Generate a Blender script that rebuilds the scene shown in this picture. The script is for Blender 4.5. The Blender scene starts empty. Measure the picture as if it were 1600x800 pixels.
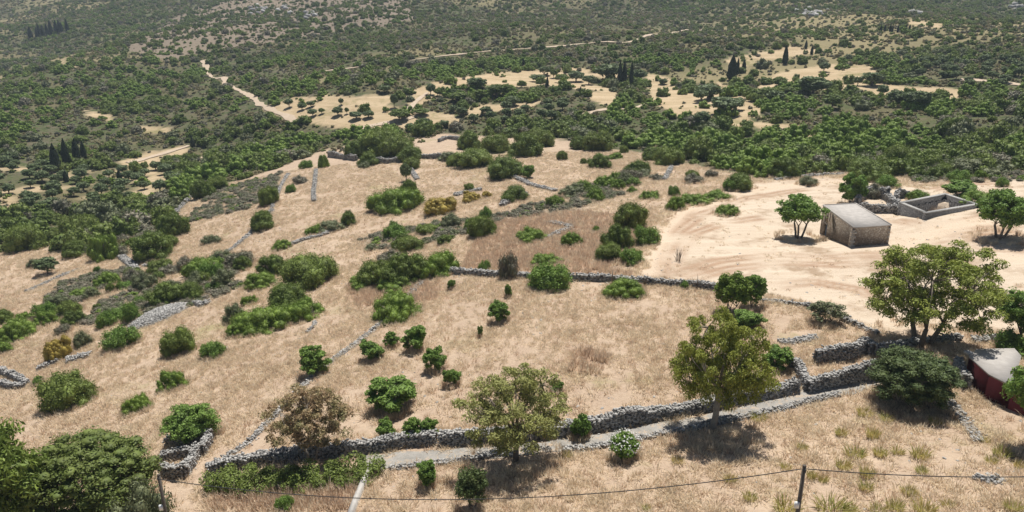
import bpy, math, random
import numpy as np
from mathutils import Vector

# ------------------------------------------------------------------ camera, sky, sun, exposure
SC = bpy.context.scene
COL = SC.collection
F_PX, PITCH, CAM_Z = 1186.0, math.radians(19.0), 35.0
cam_d = bpy.data.cameras.new('camera'); cam = bpy.data.objects.new('camera', cam_d); COL.objects.link(cam)
cam_d.sensor_width = 36.0; cam_d.lens = 36.0 * F_PX / 1600.0; cam_d.clip_start = 0.5; cam_d.clip_end = 6000
cam.location = (0, 0, CAM_Z); cam.rotation_euler = (math.radians(90) - PITCH, 0, 0)
SC.camera = cam
SUN_DIR = Vector((-0.10, -0.36, -0.93)).normalized()          # the way the light travels
SUN_EL = math.asin(-SUN_DIR.z); SUN_ROT = math.atan2(-SUN_DIR.x, -SUN_DIR.y)
W = bpy.data.worlds.new('World'); SC.world = W; W.use_nodes = True
wn = W.node_tree.nodes; wl = W.node_tree.links
sky = wn.new('ShaderNodeTexSky'); sky.sky_type = 'NISHITA'; sky.sun_disc = False
sky.sun_elevation = SUN_EL; sky.sun_rotation = SUN_ROT; sky.altitude = 200
wl.new(sky.outputs[0], wn['Background'].inputs[0]); wn['Background'].inputs[1].default_value = 0.05
sun_d = bpy.data.lights.new('sun', 'SUN'); sun_d.energy = 4.9; sun_d.angle = math.radians(0.53); sun_d.color = (1.0, 0.965, 0.905)
sun = bpy.data.objects.new('sun', sun_d); COL.objects.link(sun)
sun.rotation_euler = SUN_DIR.to_track_quat('-Z', 'Y').to_euler(); sun.location = (0, 200, 300)
vs = SC.view_settings; vs.view_transform = 'Standard'; vs.look = 'None'; vs.exposure = 0.32; vs.gamma = 1.0; vs.use_curve_mapping = False
SC.cycles.max_bounces = 5; SC.cycles.diffuse_bounces = 2; SC.cycles.transmission_bounces = 3; SC.cycles.volume_bounces = 0
SC.cycles.use_denoising = True

RNG = np.random.default_rng(7)
# ------------------------------------------------------------------ numeric helpers
def hash01(ix, iy, s):
    h = (ix.astype(np.int64) * 374761393 + iy.astype(np.int64) * 668265263 + s * 974634777) & 0xffffffff
    h = ((h ^ (h >> 13)) * 1274126177) & 0xffffffff
    return ((h ^ (h >> 16)) & 0xffff) / 65535.0
def vnoise(x, y, s=0):
    x = np.asarray(x, float); y = np.asarray(y, float)
    ix = np.floor(x); iy = np.floor(y); fx = x - ix; fy = y - iy
    fx = fx * fx * (3 - 2 * fx); fy = fy * fy * (3 - 2 * fy)
    a = hash01(ix, iy, s); b = hash01(ix + 1, iy, s); c = hash01(ix, iy + 1, s); d = hash01(ix + 1, iy + 1, s)
    return (a * (1 - fx) + b * fx) * (1 - fy) + (c * (1 - fx) + d * fx) * fy
def fbm(x, y, s=0, o=4):
    t = 0; amp = 0.5; n = 0
    for k in range(o):
        t = t + amp * vnoise(x * 2 ** k, y * 2 ** k, s + k); n += amp; amp *= 0.5
    return t / n
CP, SP = math.cos(PITCH), math.sin(PITCH)
def ray(px, py):
    dx = (np.asarray(px, float) - 800) / F_PX; dy = -(np.asarray(py, float) - 400) / F_PX
    return np.stack([dx, CP + dy * SP, -SP + dy * CP], -1)
def on_plane(px, py, z):
    r = ray(px, py); t = (z - CAM_Z) / r[..., 2]
    return r * np.asarray(t)[..., None] + np.array([0, 0, CAM_Z])
def project(p):
    p = np.asarray(p, float); q = p - np.array([0, 0, CAM_Z])
    d = q[..., 1] * CP - q[..., 2] * SP
    u = q[..., 1] * SP + q[..., 2] * CP
    d = np.where(d < 1, 1, d)
    return 800 + F_PX * q[..., 0] / d, 400 - F_PX * u / d, d

# ------------------------------------------------------------------ terrain: thin plate through surveyed points
CTRL = [  # (pixel x, pixel y, ground height)
 (1400,780,1.2),(1100,780,0.8),(800,790,0),(600,790,-1.5),(400,790,-3.5),(150,790,-7),(0,790,-10),(1590,780,2),
 (1340,605,0.2),(1240,615,0),(1113,668,0.2),(900,692,-0.8),(640,712,-2.2),(450,730,-3.6),(328,745,-4.8),(1500,640,0.8),(1590,650,1.2),
 (100,660,-10),(0,620,-14),(250,640,-8),(400,600,-6.5),(550,600,-4.2),(750,600,-1.8),(950,570,-0.5),(1250,540,0.3),(1450,525,0.8),(1590,520,1.5),
 (60,520,-15.5),(220,490,-12.5),(380,480,-9.5),(520,490,-7),(620,500,-5),(760,480,-3),(960,460,-1.2),(1150,470,-0.3),(1320,440,0),(1500,430,0.8),
 (0,440,-19.5),(130,420,-17.5),(280,400,-15),(400,390,-12.5),(520,390,-10),(700,400,-6),(860,400,-3),(1010,400,-1),
 (1281,367,-2.0),(1247,370,-1.8),(1327,389,0),(1389,380,0),(1200,340,-1.5),(1447,338,1.3),(1404,338,0),(1530,325,1.6),(1590,380,1.5),
 (60,385,-22),(300,320,-17),(430,300,-13),(560,290,-10.5),(700,280,-8.5),(850,300,-5),(1000,300,-3.5),(1120,300,-2),
 (520,245,-12),(700,240,-9.5),(860,240,-7),(1040,255,-5),(1220,278,-1.5),(1400,275,-1),(1590,280,1),
 (90,262,-21),(230,255,-22),(330,240,-21),(0,260,-21),(0,330,-22.5),(170,310,-22.5),
 (450,220,-16),(650,215,-11),(1000,220,-8),(1250,230,-5),(1500,235,-2),
 (150,180,-18),(0,180,-17),(330,180,-14),(430,180,-11),(550,175,-8),(700,170,-6.5),(900,155,-4),(1150,180,-4),(1330,160,-1),(1550,160,1),
 (80,120,-13),(220,120,-10),(340,130,-8.5),(550,125,-1),(800,115,0),(970,130,-2),(1300,120,1),(1500,125,4),
 (60,65,-4.5),(150,70,-3.6),(250,95,-5.4),(500,85,2.4),(700,80,5),(900,75,7.3),(1100,70,9.7),(1300,60,13.2),(1500,60,14),
 (50,25,12),(250,45,10.4),(420,30,16),(650,30,16.6),(900,25,19),(1100,25,19),(1300,22,21),(1550,22,22)]
WORLD_CTRL = [(0,-60,1),(-60,-40,-8),(60,-40,4),(-80,20,-14),(80,30,4),(-20,0,0),(20,10,1),(-140,60,-24),(130,80,5),(-260,160,-30),(220,180,6),
 (-500,300,-30),(420,300,9),(-750,600,-10),(720,480,26),(-700,1000,50),(800,1000,110),(-350,1100,70),(0,1050,95),(400,1000,100),(-1000,1500,150),
 (0,1600,190),(1000,1500,200),(0,800,40),(-300,850,30),(300,760,42),(560,640,40),(-520,900,18)]
pc = []
for a, b, z in CTRL:
    q = on_plane(a, b, z); pc.append((q[0], q[1], z))
pc = np.array(pc + WORLD_CTRL, float)
SCL = 300.0
def tps_u(r2): return np.where(r2 > 1e-12, 0.5 * r2 * np.log(np.maximum(r2, 1e-12)), 0)
A = pc[:, :2] / SCL; n = len(A)
K = tps_u(((A[:, None] - A[None]) ** 2).sum(-1)) + np.eye(n) * 2e-4
Pm = np.c_[np.ones(n), A]
M = np.block([[K, Pm], [Pm.T, np.zeros((3, 3))]])
COEF = np.linalg.solve(M, np.r_[pc[:, 2], 0, 0, 0])
def H(x, y):
    x = np.asarray(x, float); y = np.asarray(y, float); sh = x.shape
    X = np.stack([x.ravel(), y.ravel()], -1) / SCL
    out = np.empty(len(X))
    for i in range(0, len(X), 40000):
        s = X[i:i + 40000]
        out[i:i + 40000] = tps_u(((s[:, None] - A[None]) ** 2).sum(-1)) @ COEF[:n] + COEF[n] + s @ COEF[n + 1:]
    z = out.reshape(sh)
    d = np.hypot(x, y)
    far = np.clip((d - 230) / 300, 0, 1)
    z = z + far * 24 * (fbm(x / 130, y / 130, 3, 4) - 0.5)
    e1 = (x - 71.15) * 0.9 + (y - 123.1) * 0.43; e2 = -(x - 71.15) * 0.27 + (y - 123.1) * 0.96
    z = z - 4.4 * np.clip(1.15 * (5.7 - np.abs(e1)), 0, 1) * np.clip(1.15 * (2.9 - np.abs(e2)), 0, 1)
    z = z + 0.35 * (fbm(x / 7, y / 7, 11, 3) - 0.5) + np.clip((d - 90) / 100, 0, 1) * 1.2 * (fbm(x / 25, y / 25, 17, 3) - 0.5)
    return z
TS = np.geomspace(28, 1500, 420)
def hit(px, py):
    """where the line of sight through a pixel of the survey picture meets the ground"""
    px = np.atleast_1d(np.asarray(px, float)); py = np.atleast_1d(np.asarray(py, float))
    r = ray(px, py); P = r[:, None, :] * TS[None, :, None]
    zz = H(P[..., 0], P[..., 1]); below = (P[..., 2] + CAM_Z) < zz
    i = np.where(below.any(1), below.argmax(1), len(TS) - 1); i = np.maximum(i, 1)
    lo = TS[i - 1]; hi = TS[i]
    for _ in range(14):
        m = 0.5 * (lo + hi); q = r * m[:, None]
        b = (q[:, 2] + CAM_Z) < H(q[:, 0], q[:, 1]); hi = np.where(b, m, hi); lo = np.where(b, lo, m)
    q = r * hi[:, None]; q[:, 2] = H(q[:, 0], q[:, 1])
    return q
def inpoly(px, py, poly):
    c = np.zeros(np.shape(px), bool); m = len(poly)
    for i in range(m):
        x1, y1 = poly[i]; x2, y2 = poly[(i + 1) % m]
        if y1 == y2: continue
        k = ((y1 > py) != (y2 > py)) & (px < (x2 - x1) * (py - y1) / (y2 - y1) + x1); c ^= k
    return c

# ------------------------------------------------------------------ land cover (plots of the survey)
TERR = [(-400,420),(0,395),(75,388),(150,402),(230,380),(275,335),(300,305),(380,280),(450,257),(500,237),(560,226),(640,215),(700,208),(760,213),(830,213),(900,218),(960,232),(1050,245),(1100,262),(1200,278),(1330,268),(1450,280),(1600,268),(2100,260),(2100,1500),(-400,1500)]
FIELDS = [
 [(405,166),(450,153),(540,150),(590,147),(625,150),(610,165),(640,172),(700,178),(725,188),(700,197),(560,203),(500,195),(440,183)],
 [(630,150),(680,124),(740,118),(735,130),(690,145),(660,165),(640,165)],
 [(690,122),(800,112),(905,105),(925,110),(915,120),(930,133),(960,140),(930,142),(850,134),(780,140),(740,128)],
 [(720,170),(790,160),(850,158),(840,165),(770,175),(730,182)],[(905,148),(950,140),(965,148),(955,165),(930,160)],
 [(1008,115),(1040,118),(1060,140),(1090,145),(1120,135),(1160,160),(1182,196),(1130,205),(1090,188),(1040,172),(1018,160)],
 [(1200,118),(1290,100),(1370,104),(1372,130),(1500,140),(1520,150),(1480,158),(1400,152),(1360,156),(1300,142),(1230,136),(1180,142)],
 [(180,252),(230,236),(290,228),(302,235),(265,250),(240,272),(200,272)],
 [(1120,128),(1170,150),(1200,185),(1170,180),(1140,160)],
 [(215,197),(265,197),(268,209),(230,208)],[(130,172),(182,180),(178,190),(140,184)],[(85,92),(120,97),(122,107),(95,102)],

 [(1130,92),(1200,80),(1230,72),(1290,78),(1260,86),(1190,100),(1140,108)],
 [(905,118),(990,108),(1010,116),(960,124)],[(1160,190),(1240,196),(1300,215),(1200,210)],[(1420,30),(1480,38),(1470,44),(1420,40)]]
MOWN = [(1008,432),(1022,395),(1040,350),(1070,325),(1130,300),(1210,284),(1320,278),(1450,296),(1600,275),(2000,270),(2000,520),(1600,515),(1540,522),(1450,505),(1390,522),(1330,498),(1250,470),(1200,460),(1120,442),(1060,437)]
RED = [[(760,345),(900,330),(1010,340),(1000,380),(960,420),(1000,432),(900,430),(790,425),(720,420)],[(540,445),(690,440),(680,470),(560,480)],[(900,540),(960,560),(930,590),(890,580)],[(330,775),(560,760),(550,800),(330,800)]]
DENSE = [
 [(0,330),(100,330),(200,300),(330,268),(400,238),(480,222),(560,203),(640,198),(690,208),(650,228),(560,238),(490,240),(430,258),(340,296),(270,328),(210,365),(130,395),(60,390),(0,395)],
 [(830,212),(900,203),(1000,200),(1100,198),(1200,203),(1330,205),(1450,205),(1600,205),(1800,205),(1800,255),(1600,255),(1480,258),(1380,255),(1300,262),(1200,268),(1150,262),(1080,248),(960,230),(880,218)],
 [(500,198),(720,196),(840,190),(860,205),(760,210),(640,208),(560,204)]]
OLIVES = [[(-60,225),(90,268),(250,262),(280,290),(180,325),(60,335),(-60,345)],[(1400,95),(1480,98),(1700,88),(1700,132),(1520,138),(1440,122)],[(560,180),(640,178),(720,172),(760,162),(900,160),(905,185),(720,198),(640,205)]]
OLIVEHILL = [(600,45),(760,20),(1000,10),(1060,30),(1050,55),(900,88),(640,98)]
ROCKY = [(190,78),(300,12),(420,-20),(620,-20),(650,30),(560,48),(470,58),(330,82),(260,95)]
GREY = [[(330,300),(440,270),(430,300),(380,330),(330,350),(290,345)],[(560,375),(640,355),(760,340),(900,300),(1000,262),(1050,275),(960,310),(880,330),(780,350),(680,380),(600,390)],[(220,460),(330,430),(420,410),(400,440),(300,480),(230,490)],[(90,440),(200,420),(240,460),(200,500),(120,510),(60,490)],[(1330,230),(1600,240),(1600,285),(1430,285)]]

# ------------------------------------------------------------------ materials
def nodes(name):
    m = bpy.data.materials.new(name); m.use_nodes = True
    return m, m.node_tree.nodes, m.node_tree.links, m.node_tree.nodes['Principled BSDF']
def rgb(c): return (c[0], c[1], c[2], 1)
def mixc(N, L, fac, a, b, blend='MIX'):
    m = N.new('ShaderNodeMix'); m.data_type = 'RGBA'; m.blend_type = blend; m.clamp_factor = True
    for i, v in ((0, fac), (6, a), (7, b)):
        if hasattr(v, 'is_output'): L.new(v, m.inputs[i])
        elif i == 0: m.inputs[i].default_value = v
        else: m.inputs[i].default_value = rgb(v)
    return m.outputs[2]
def noise(N, L, vec, scale, det=4, rough=0.6):
    t = N.new('ShaderNodeTexNoise'); t.inputs['Scale'].default_value = scale; t.inputs['Detail'].default_value = det; t.inputs['Roughness'].default_value = rough
    L.new(vec, t.inputs['Vector']); return t.outputs['Fac']
def ramp(N, L, v, a, b):
    r = N.new('ShaderNodeMapRange'); r.inputs[1].default_value = a; r.inputs[2].default_value = b; L.new(v, r.inputs[0]); return r.outputs[0]
def leaf_mat(name, c1, c2, c3=None, trans=0.25):
    if name == 'leaf_weed': trans = 0.5
    m, N, L, B = nodes(name)
    oi = N.new('ShaderNodeObjectInfo'); g = N.new('ShaderNodeNewGeometry')
    col = mixc(N, L, oi.outputs['Random'], c1, c2)
    nz = ramp(N, L, noise(N, L, g.outputs['Position'], 0.9, 3), 0.35, 0.65)
    col = mixc(N, L, nz, col, c3 if c3 else tuple(x * 1.25 for x in c2))
    isl = g.outputs['Random Per Island']
    hv = N.new('ShaderNodeHueSaturation'); L.new(col, hv.inputs['Color']); hv.inputs['Saturation'].default_value = 1.0
    vr = N.new('ShaderNodeMapRange'); vr.inputs[3].default_value = 0.72; vr.inputs[4].default_value = 1.3; L.new(isl, vr.inputs[0]); L.new(vr.outputs[0], hv.inputs['Value'])
    L.new(hv.outputs[0], B.inputs['Base Color']); B.inputs['Roughness'].default_value = 0.62; B.inputs['Specular IOR Level'].default_value = 0.3
    tr = N.new('ShaderNodeBsdfTranslucent'); L.new(hv.outputs[0], tr.inputs[0])
    mx = N.new('ShaderNodeMixShader'); mx.inputs[0].default_value = trans
    L.new(B.outputs[0], mx.inputs[1]); L.new(tr.outputs[0], mx.inputs[2]); L.new(mx.outputs[0], N['Material Output'].inputs[0])
    return m
def plain_mat(name, c1, c2, scale=3.0, rough=0.85, bump=0.3, det=5):
    m, N, L, B = nodes(name)
    g = N.new('ShaderNodeNewGeometry')
    nf = noise(N, L, g.outputs['Position'], scale, det)
    L.new(mixc(N, L, ramp(N, L, nf, 0.3, 0.7), c1, c2), B.inputs['Base Color']); B.inputs['Roughness'].default_value = rough
    if bump:
        bp = N.new('ShaderNodeBump'); bp.inputs['Strength'].default_value = bump; bp.inputs['Distance'].default_value = 0.05
        L.new(noise(N, L, g.outputs['Position'], scale * 6, 4), bp.inputs['Height']); L.new(bp.outputs[0], B.inputs['Normal'])
    return m
def rock_mat(name, c1, c2, c3):
    m, N, L, B = nodes(name)
    g = N.new('ShaderNodeNewGeometry')
    col = mixc(N, L, g.outputs['Random Per Island'], c1, c2)
    col = mixc(N, L, ramp(N, L, noise(N, L, g.outputs['Position'], 5, 5), 0.5, 0.72), col, c3)
    L.new(col, B.inputs['Base Color']); B.inputs['Roughness'].default_value = 0.9
    bp = N.new('ShaderNodeBump'); bp.inputs['Strength'].default_value = 0.5; bp.inputs['Distance'].default_value = 0.04
    L.new(noise(N, L, g.outputs['Position'], 18, 4), bp.inputs['Height']); L.new(bp.outputs[0], B.inputs['Normal'])
    return m
MAT = {}
MAT['dome'] = leaf_mat('leaf_dark_green', (0.085, 0.123, 0.028), (0.129, 0.174, 0.033))
MAT['domeb'] = leaf_mat('leaf_olive_green', (0.118, 0.141, 0.032), (0.159, 0.207, 0.042))
MAT['mat'] = leaf_mat('leaf_bright_green', (0.121, 0.194, 0.027), (0.158, 0.225, 0.035))
MAT['almond'] = leaf_mat('leaf_almond_green', (0.125, 0.215, 0.039), (0.161, 0.248, 0.048))
MAT['olive'] = leaf_mat('leaf_silver_olive', (0.108, 0.149, 0.058), (0.139, 0.178, 0.076))
MAT['cypress'] = leaf_mat('leaf_cypress', (0.019, 0.034, 0.013), (0.026, 0.043, 0.015), trans=0.08)
MAT['grey'] = leaf_mat('twig_grey_scrub', (0.203, 0.179, 0.127), (0.257, 0.215, 0.163), (0.162, 0.169, 0.098), trans=0.1)
MAT['greyg'] = leaf_mat('leaf_grey_green', (0.119, 0.146, 0.065), (0.147, 0.159, 0.078), trans=0.15)
MAT['yellow'] = leaf_mat('leaf_yellow_bloom', (0.297, 0.225, 0.044), (0.338, 0.256, 0.055))
MAT['euc'] = leaf_mat('leaf_eucalyptus', (0.228, 0.266, 0.048), (0.260, 0.283, 0.051), (0.301, 0.327, 0.057))
MAT['eucy'] = leaf_mat('leaf_eucalyptus_pale', (0.273, 0.286, 0.082), (0.281, 0.291, 0.087), (0.345, 0.344, 0.118))
MAT['eucb'] = leaf_mat('leaf_eucalyptus_brown', (0.251, 0.232, 0.099), (0.256, 0.232, 0.105), (0.425, 0.286, 0.167))
MAT['eucg'] = leaf_mat('leaf_eucalyptus_green', (0.218, 0.268, 0.045), (0.228, 0.276, 0.048), (0.300, 0.335, 0.061))
MAT['tam'] = leaf_mat('leaf_tamarisk', (0.086, 0.125, 0.040), (0.092, 0.132, 0.043), (0.128, 0.165, 0.054))
MAT['carob'] = leaf_mat('leaf_carob', (0.115, 0.155, 0.034), (0.118, 0.164, 0.038), (0.173, 0.210, 0.052))
MAT['pine'] = leaf_mat('leaf_pine', (0.137, 0.198, 0.040), (0.146, 0.206, 0.040), (0.221, 0.287, 0.055))
MAT['weed'] = leaf_mat('leaf_weed', (0.425, 0.409, 0.125), (0.297, 0.335, 0.096), (0.552, 0.446, 0.173))
MAT['flower'] = plain_mat('petal_white', (0.78, 0.76, 0.72), (0.85, 0.83, 0.8), bump=0)
MAT['grass'] = leaf_mat('dry_grass_blade', (0.752, 0.644, 0.475), (0.790, 0.681, 0.519), (0.677, 0.552, 0.396), trans=0.55)
MAT['grassr'] = leaf_mat('dry_grass_russet', (0.570, 0.422, 0.302), (0.626, 0.475, 0.344), (0.662, 0.519, 0.378), trans=0.55)
MAT['bark'] = plain_mat('bark_grey_brown', (0.15, 0.115, 0.085), (0.24, 0.20, 0.16), 4)
MAT['barkp'] = plain_mat('bark_pale', (0.28, 0.23, 0.18), (0.42, 0.37, 0.31), 3)
MAT['stone'] = rock_mat('limestone', (0.15, 0.143, 0.135), (0.44, 0.42, 0.39), (0.56, 0.54, 0.50))
MAT['stonec'] = plain_mat('limestone_core_gap_shade', (0.10, 0.095, 0.085), (0.15, 0.14, 0.125), 4)  # darkened so the gaps between wall stones look shaded
MAT['wood'] = plain_mat('weathered_pole', (0.085, 0.07, 0.055), (0.13, 0.11, 0.09), 5)
MAT['wire'] = plain_mat('black_cable', (0.03, 0.03, 0.03), (0.04, 0.04, 0.04), bump=0)
MAT['white'] = plain_mat('white_enamel', (0.75, 0.75, 0.73), (0.8, 0.8, 0.78), bump=0)
MAT['track'] = plain_mat('dirt_track', (0.42, 0.32, 0.22), (0.52, 0.41, 0.30), 0.8)
def lane_mat():
    m, N, L, B = nodes('worn_lane'); g = N.new('ShaderNodeNewGeometry'); P = g.outputs['Position']
    c = mixc(N, L, ramp(N, L, noise(N, L, P, 0.7, 5, 0.7), 0.35, 0.65), (0.25, 0.235, 0.21), (0.36, 0.335, 0.30)); c = mixc(N, L, ramp(N, L, noise(N, L, P, 0.9, 6, 0.8), 0.53, 0.6), c, (0.43, 0.34, 0.25)); c = mixc(N, L, ramp(N, L, noise(N, L, P, 9, 4, 0.8), 0.56, 0.66), c, (0.15, 0.135, 0.12))
    L.new(c, B.inputs['Base Color']); B.inputs['Roughness'].default_value = 0.95
    bp = N.new('ShaderNodeBump'); bp.inputs['Strength'].default_value = 0.6; bp.inputs['Distance'].default_value = 0.06; L.new(noise(N, L, P, 6, 5, 0.8), bp.inputs['Height']); L.new(bp.outputs[0], B.inputs['Normal']); return m
MAT['lane'] = lane_mat()
MAT['redpaint'] = plain_mat('red_oxide_paint', (0.034, 0.005, 0.006), (0.048, 0.007, 0.008), 2.0, 0.95, 0.0)
MAT['blue'] = plain_mat('faded_blue_paint', (0.09, 0.14, 0.22), (0.13, 0.18, 0.26), 3, 0.7)
MAT['cement'] = plain_mat('cement_screed', (0.34, 0.31, 0.28), (0.46, 0.425, 0.385), 1.3, bump=0.15)
MAT['cementp'] = plain_mat('pale_cement', (0.38, 0.355, 0.32), (0.50, 0.47, 0.43), 1.5, bump=0.2)
MAT['dark'] = plain_mat('dark_parts_and_shade', (0.05, 0.045, 0.04), (0.08, 0.07, 0.06), bump=0)  # dark fittings, and the painted shade in the ruin's two holes
def masonry_mat(name, c1, c2, c3, mortar, scale):
    m, N, L, B = nodes(name); g = N.new('ShaderNodeNewGeometry')
    mp = N.new('ShaderNodeMapping'); mp.inputs['Scale'].default_value = (1, 1, 1.7); L.new(g.outputs['Position'], mp.inputs[0])
    v = N.new('ShaderNodeTexVoronoi'); v.feature = 'DISTANCE_TO_EDGE'; v.inputs['Scale'].default_value = scale; L.new(mp.outputs[0], v.inputs['Vector'])
    v2 = N.new('ShaderNodeTexVoronoi'); v2.inputs['Scale'].default_value = scale; L.new(mp.outputs[0], v2.inputs['Vector'])
    s = N.new('ShaderNodeSeparateColor'); L.new(v2.outputs['Color'], s.inputs[0])
    col = mixc(N, L, s.outputs[0], c1, c2); col = mixc(N, L, ramp(N, L, s.outputs[1], 0.6, 0.9), col, c3)
    e = ramp(N, L, v.outputs['Distance'], 0.02, 0.09)
    L.new(mixc(N, L, e, mortar, col), B.inputs['Base Color']); B.inputs['Roughness'].default_value = 0.92
    bp = N.new('ShaderNodeBump'); bp.inputs['Strength'].default_value = 0.9; bp.inputs['Distance'].default_value = 0.06; L.new(e, bp.inputs['Height']); L.new(bp.outputs[0], B.inputs['Normal'])
    return m
MAT['masonry'] = masonry_mat('brown_rubble_masonry', (0.16, 0.115, 0.08), (0.27, 0.205, 0.145), (0.36, 0.31, 0.25), (0.19, 0.15, 0.11), 4.4)
MAT['masonryg'] = masonry_mat('grey_rubble_masonry', (0.075, 0.068, 0.066), (0.125, 0.115, 0.11), (0.18, 0.17, 0.16), (0.08, 0.074, 0.07), 4.4)

def ground_mat():
    m, N, L, B = nodes('dry_ground')
    g = N.new('ShaderNodeNewGeometry'); P = g.outputs['Position']
    a1 = N.new('ShaderNodeAttribute'); a1.attribute_name = 'cover_a'; s1 = N.new('ShaderNodeSeparateColor'); L.new(a1.outputs['Color'], s1.inputs[0])
    a2 = N.new('ShaderNodeAttribute'); a2.attribute_name = 'cover_b'; s2 = N.new('ShaderNodeSeparateColor'); L.new(a2.outputs['Color'], s2.inputs[0])
    big = ramp(N, L, noise(N, L, P, 0.06, 5), 0.35, 0.65); mid = ramp(N, L, noise(N, L, P, 0.55, 5, 0.7), 0.35, 0.68); fine = ramp(N, L, noise(N, L, P, 3.2, 5, 0.75), 0.35, 0.68)
    straw = mixc(N, L, big, (0.41, 0.305, 0.215), (0.51, 0.39, 0.28))
    straw = mixc(N, L, mid, straw, (0.335, 0.235, 0.165))
    f3 = N.new('ShaderNodeMath'); f3.operation = 'MULTIPLY'; L.new(fine, f3.inputs[0]); f3.inputs[1].default_value = 0.55
    straw = mixc(N, L, f3.outputs[0], straw, (0.56, 0.44, 0.325))
    straw = mixc(N, L, ramp(N, L, noise(N, L, P, 0.085, 5, 0.7), 0.585, 0.70), straw, (0.33, 0.28, 0.15))
    scr = mixc(N, L, big, (0.115, 0.098, 0.060), (0.080, 0.082, 0.042)); scr = mixc(N, L, mid, scr, (0.150, 0.124, 0.086)); scr = mixc(N, L, ramp(N, L, noise(N, L, P, 0.16, 5, 0.7), 0.45, 0.62), scr, (0.085, 0.105, 0.038)); scr = mixc(N, L, ramp(N, L, noise(N, L, P, 0.42, 4, 0.75), 0.5, 0.6), scr, (0.055, 0.075, 0.026)); scr = mixc(N, L, ramp(N, L, noise(N, L, P, 0.03, 4, 0.6), 0.52, 0.62), scr, (0.135, 0.118, 0.062))
    a3 = N.new('ShaderNodeAttribute'); a3.attribute_name = 'cover_c'; s3 = N.new('ShaderNodeSeparateColor'); L.new(a3.outputs['Color'], s3.inputs[0])
    opn = mixc(N, L, mid, (0.28, 0.23, 0.13), (0.21, 0.18, 0.09)); scr = mixc(N, L, s3.outputs[1], scr, opn)
    col = mixc(N, L, s1.outputs[0], scr, straw)
    mpf = N.new('ShaderNodeMapping'); mpf.inputs['Rotation'].default_value = (0, 0, -0.25); mpf.inputs['Scale'].default_value = (0.03, 0.16, 1); L.new(P, mpf.inputs[0])
    fst = ramp(N, L, noise(N, L, mpf.outputs[0], 1.0, 5, 0.65), 0.38, 0.64)
    fld = mixc(N, L, fst, (0.50, 0.385, 0.245), (0.39, 0.295, 0.175)); fld = mixc(N, L, ramp(N, L, noise(N, L, P, 0.05, 5, 0.7), 0.55, 0.66), fld, (0.24, 0.21, 0.10)); fld = mixc(N, L, ramp(N, L, noise(N, L, P, 0.3, 4, 0.7), 0.58, 0.7), fld, (0.33, 0.24, 0.15))
    col = mixc(N, L, s3.outputs[0], col, fld)
    mp = N.new('ShaderNodeMapping'); mp.inputs['Rotation'].default_value = (0, 0, 0.5); mp.inputs['Scale'].default_value = (0.07, 0.9, 1); L.new(P, mp.inputs[0])
    streak = ramp(N, L, noise(N, L, mp.outputs[0], 1.0, 4, 0.6), 0.35, 0.7)
    mown = mixc(N, L, streak, (0.60, 0.49, 0.37), (0.48, 0.375, 0.27)); mown = mixc(N, L, f3.outputs[0], mown, (0.63, 0.53, 0.42)); mown = mixc(N, L, ramp(N, L, noise(N, L, P, 0.13, 5, 0.65), 0.52, 0.64), mown, (0.37, 0.27, 0.185))
    col = mixc(N, L, s1.outputs[1], col, mown)
    red = mixc(N, L, mid, (0.34, 0.22, 0.145), (0.43, 0.295, 0.20)); col = mixc(N, L, s1.outputs[2], col, red)
    rk = mixc(N, L, mid, (0.27, 0.21, 0.165), (0.19, 0.15, 0.115)); col = mixc(N, L, s2.outputs[0], col, rk)
    gy = mixc(N, L, fine, (0.27, 0.22, 0.165), (0.20, 0.17, 0.125)); col = mixc(N, L, s2.outputs[1], col, gy)
    tr = mixc(N, L, fine, (0.66, 0.53, 0.40), (0.56, 0.44, 0.32)); col = mixc(N, L, s2.outputs[2], col, tr)
    L.new(col, B.inputs['Base Color']); B.inputs['Roughness'].default_value = 0.95; B.inputs['Specular IOR Level'].default_value = 0.1
    bp = N.new('ShaderNodeBump'); bp.inputs['Strength'].default_value = 0.7; bp.inputs['Distance'].default_value = 0.25
    L.new(noise(N, L, P, 2.2, 6, 0.7), bp.inputs['Height']); L.new(bp.outputs[0], B.inputs['Normal'])
    return m
MAT['ground'] = ground_mat()

# ------------------------------------------------------------------ mesh helpers
def mesh(name, V, Fs, mats, fm=None, smooth=False):
    """V: (n,3); Fs: list of int arrays (each (k,3) or (k,4)); fm: material index per array"""
    me = bpy.data.meshes.new(name)
    V = np.ascontiguousarray(V, np.float32)
    me.vertices.add(len(V)); me.vertices.foreach_set('co', V.ravel())
    loops = np.concatenate([np.asarray(f).ravel() for f in Fs]).astype(np.int32)
    cnt = np.concatenate([np.full(len(f), np.asarray(f).shape[1]) for f in Fs]); st = np.r_[0, np.cumsum(cnt)[:-1]]
    me.loops.add(len(loops)); me.loops.foreach_set('vertex_index', loops)
    me.polygons.add(len(cnt)); me.polygons.foreach_set('loop_start', st.astype(np.int32))
    if fm: me.polygons.foreach_set('material_index', np.concatenate([np.full(len(f), i) for f, i in zip(Fs, fm)]).astype(np.int32))
    if smooth: me.polygons.foreach_set('use_smooth', np.ones(len(cnt), bool))
    for m in (mats if isinstance(mats, (list, tuple)) else [mats]): me.materials.append(MAT[m])
    me.update(calc_edges=True); me.validate()
    return me
def link(name, data, parent=None, loc=None, rot=None, scl=None):
    o = bpy.data.objects.new(name, data); COL.objects.link(o)
    if parent: o.parent = parent
    if loc is not None: o.location = loc
    if rot is not None: o.rotation_euler = (0, 0, rot)
    if scl is not None: o.scale = scl
    return o
def tag(o, label=None, cat=None, group=None, kind=None):
    for k, v in (('label', label), ('category', cat), ('group', group), ('kind', kind)):
        if v: o[k] = v
    return o
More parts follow.
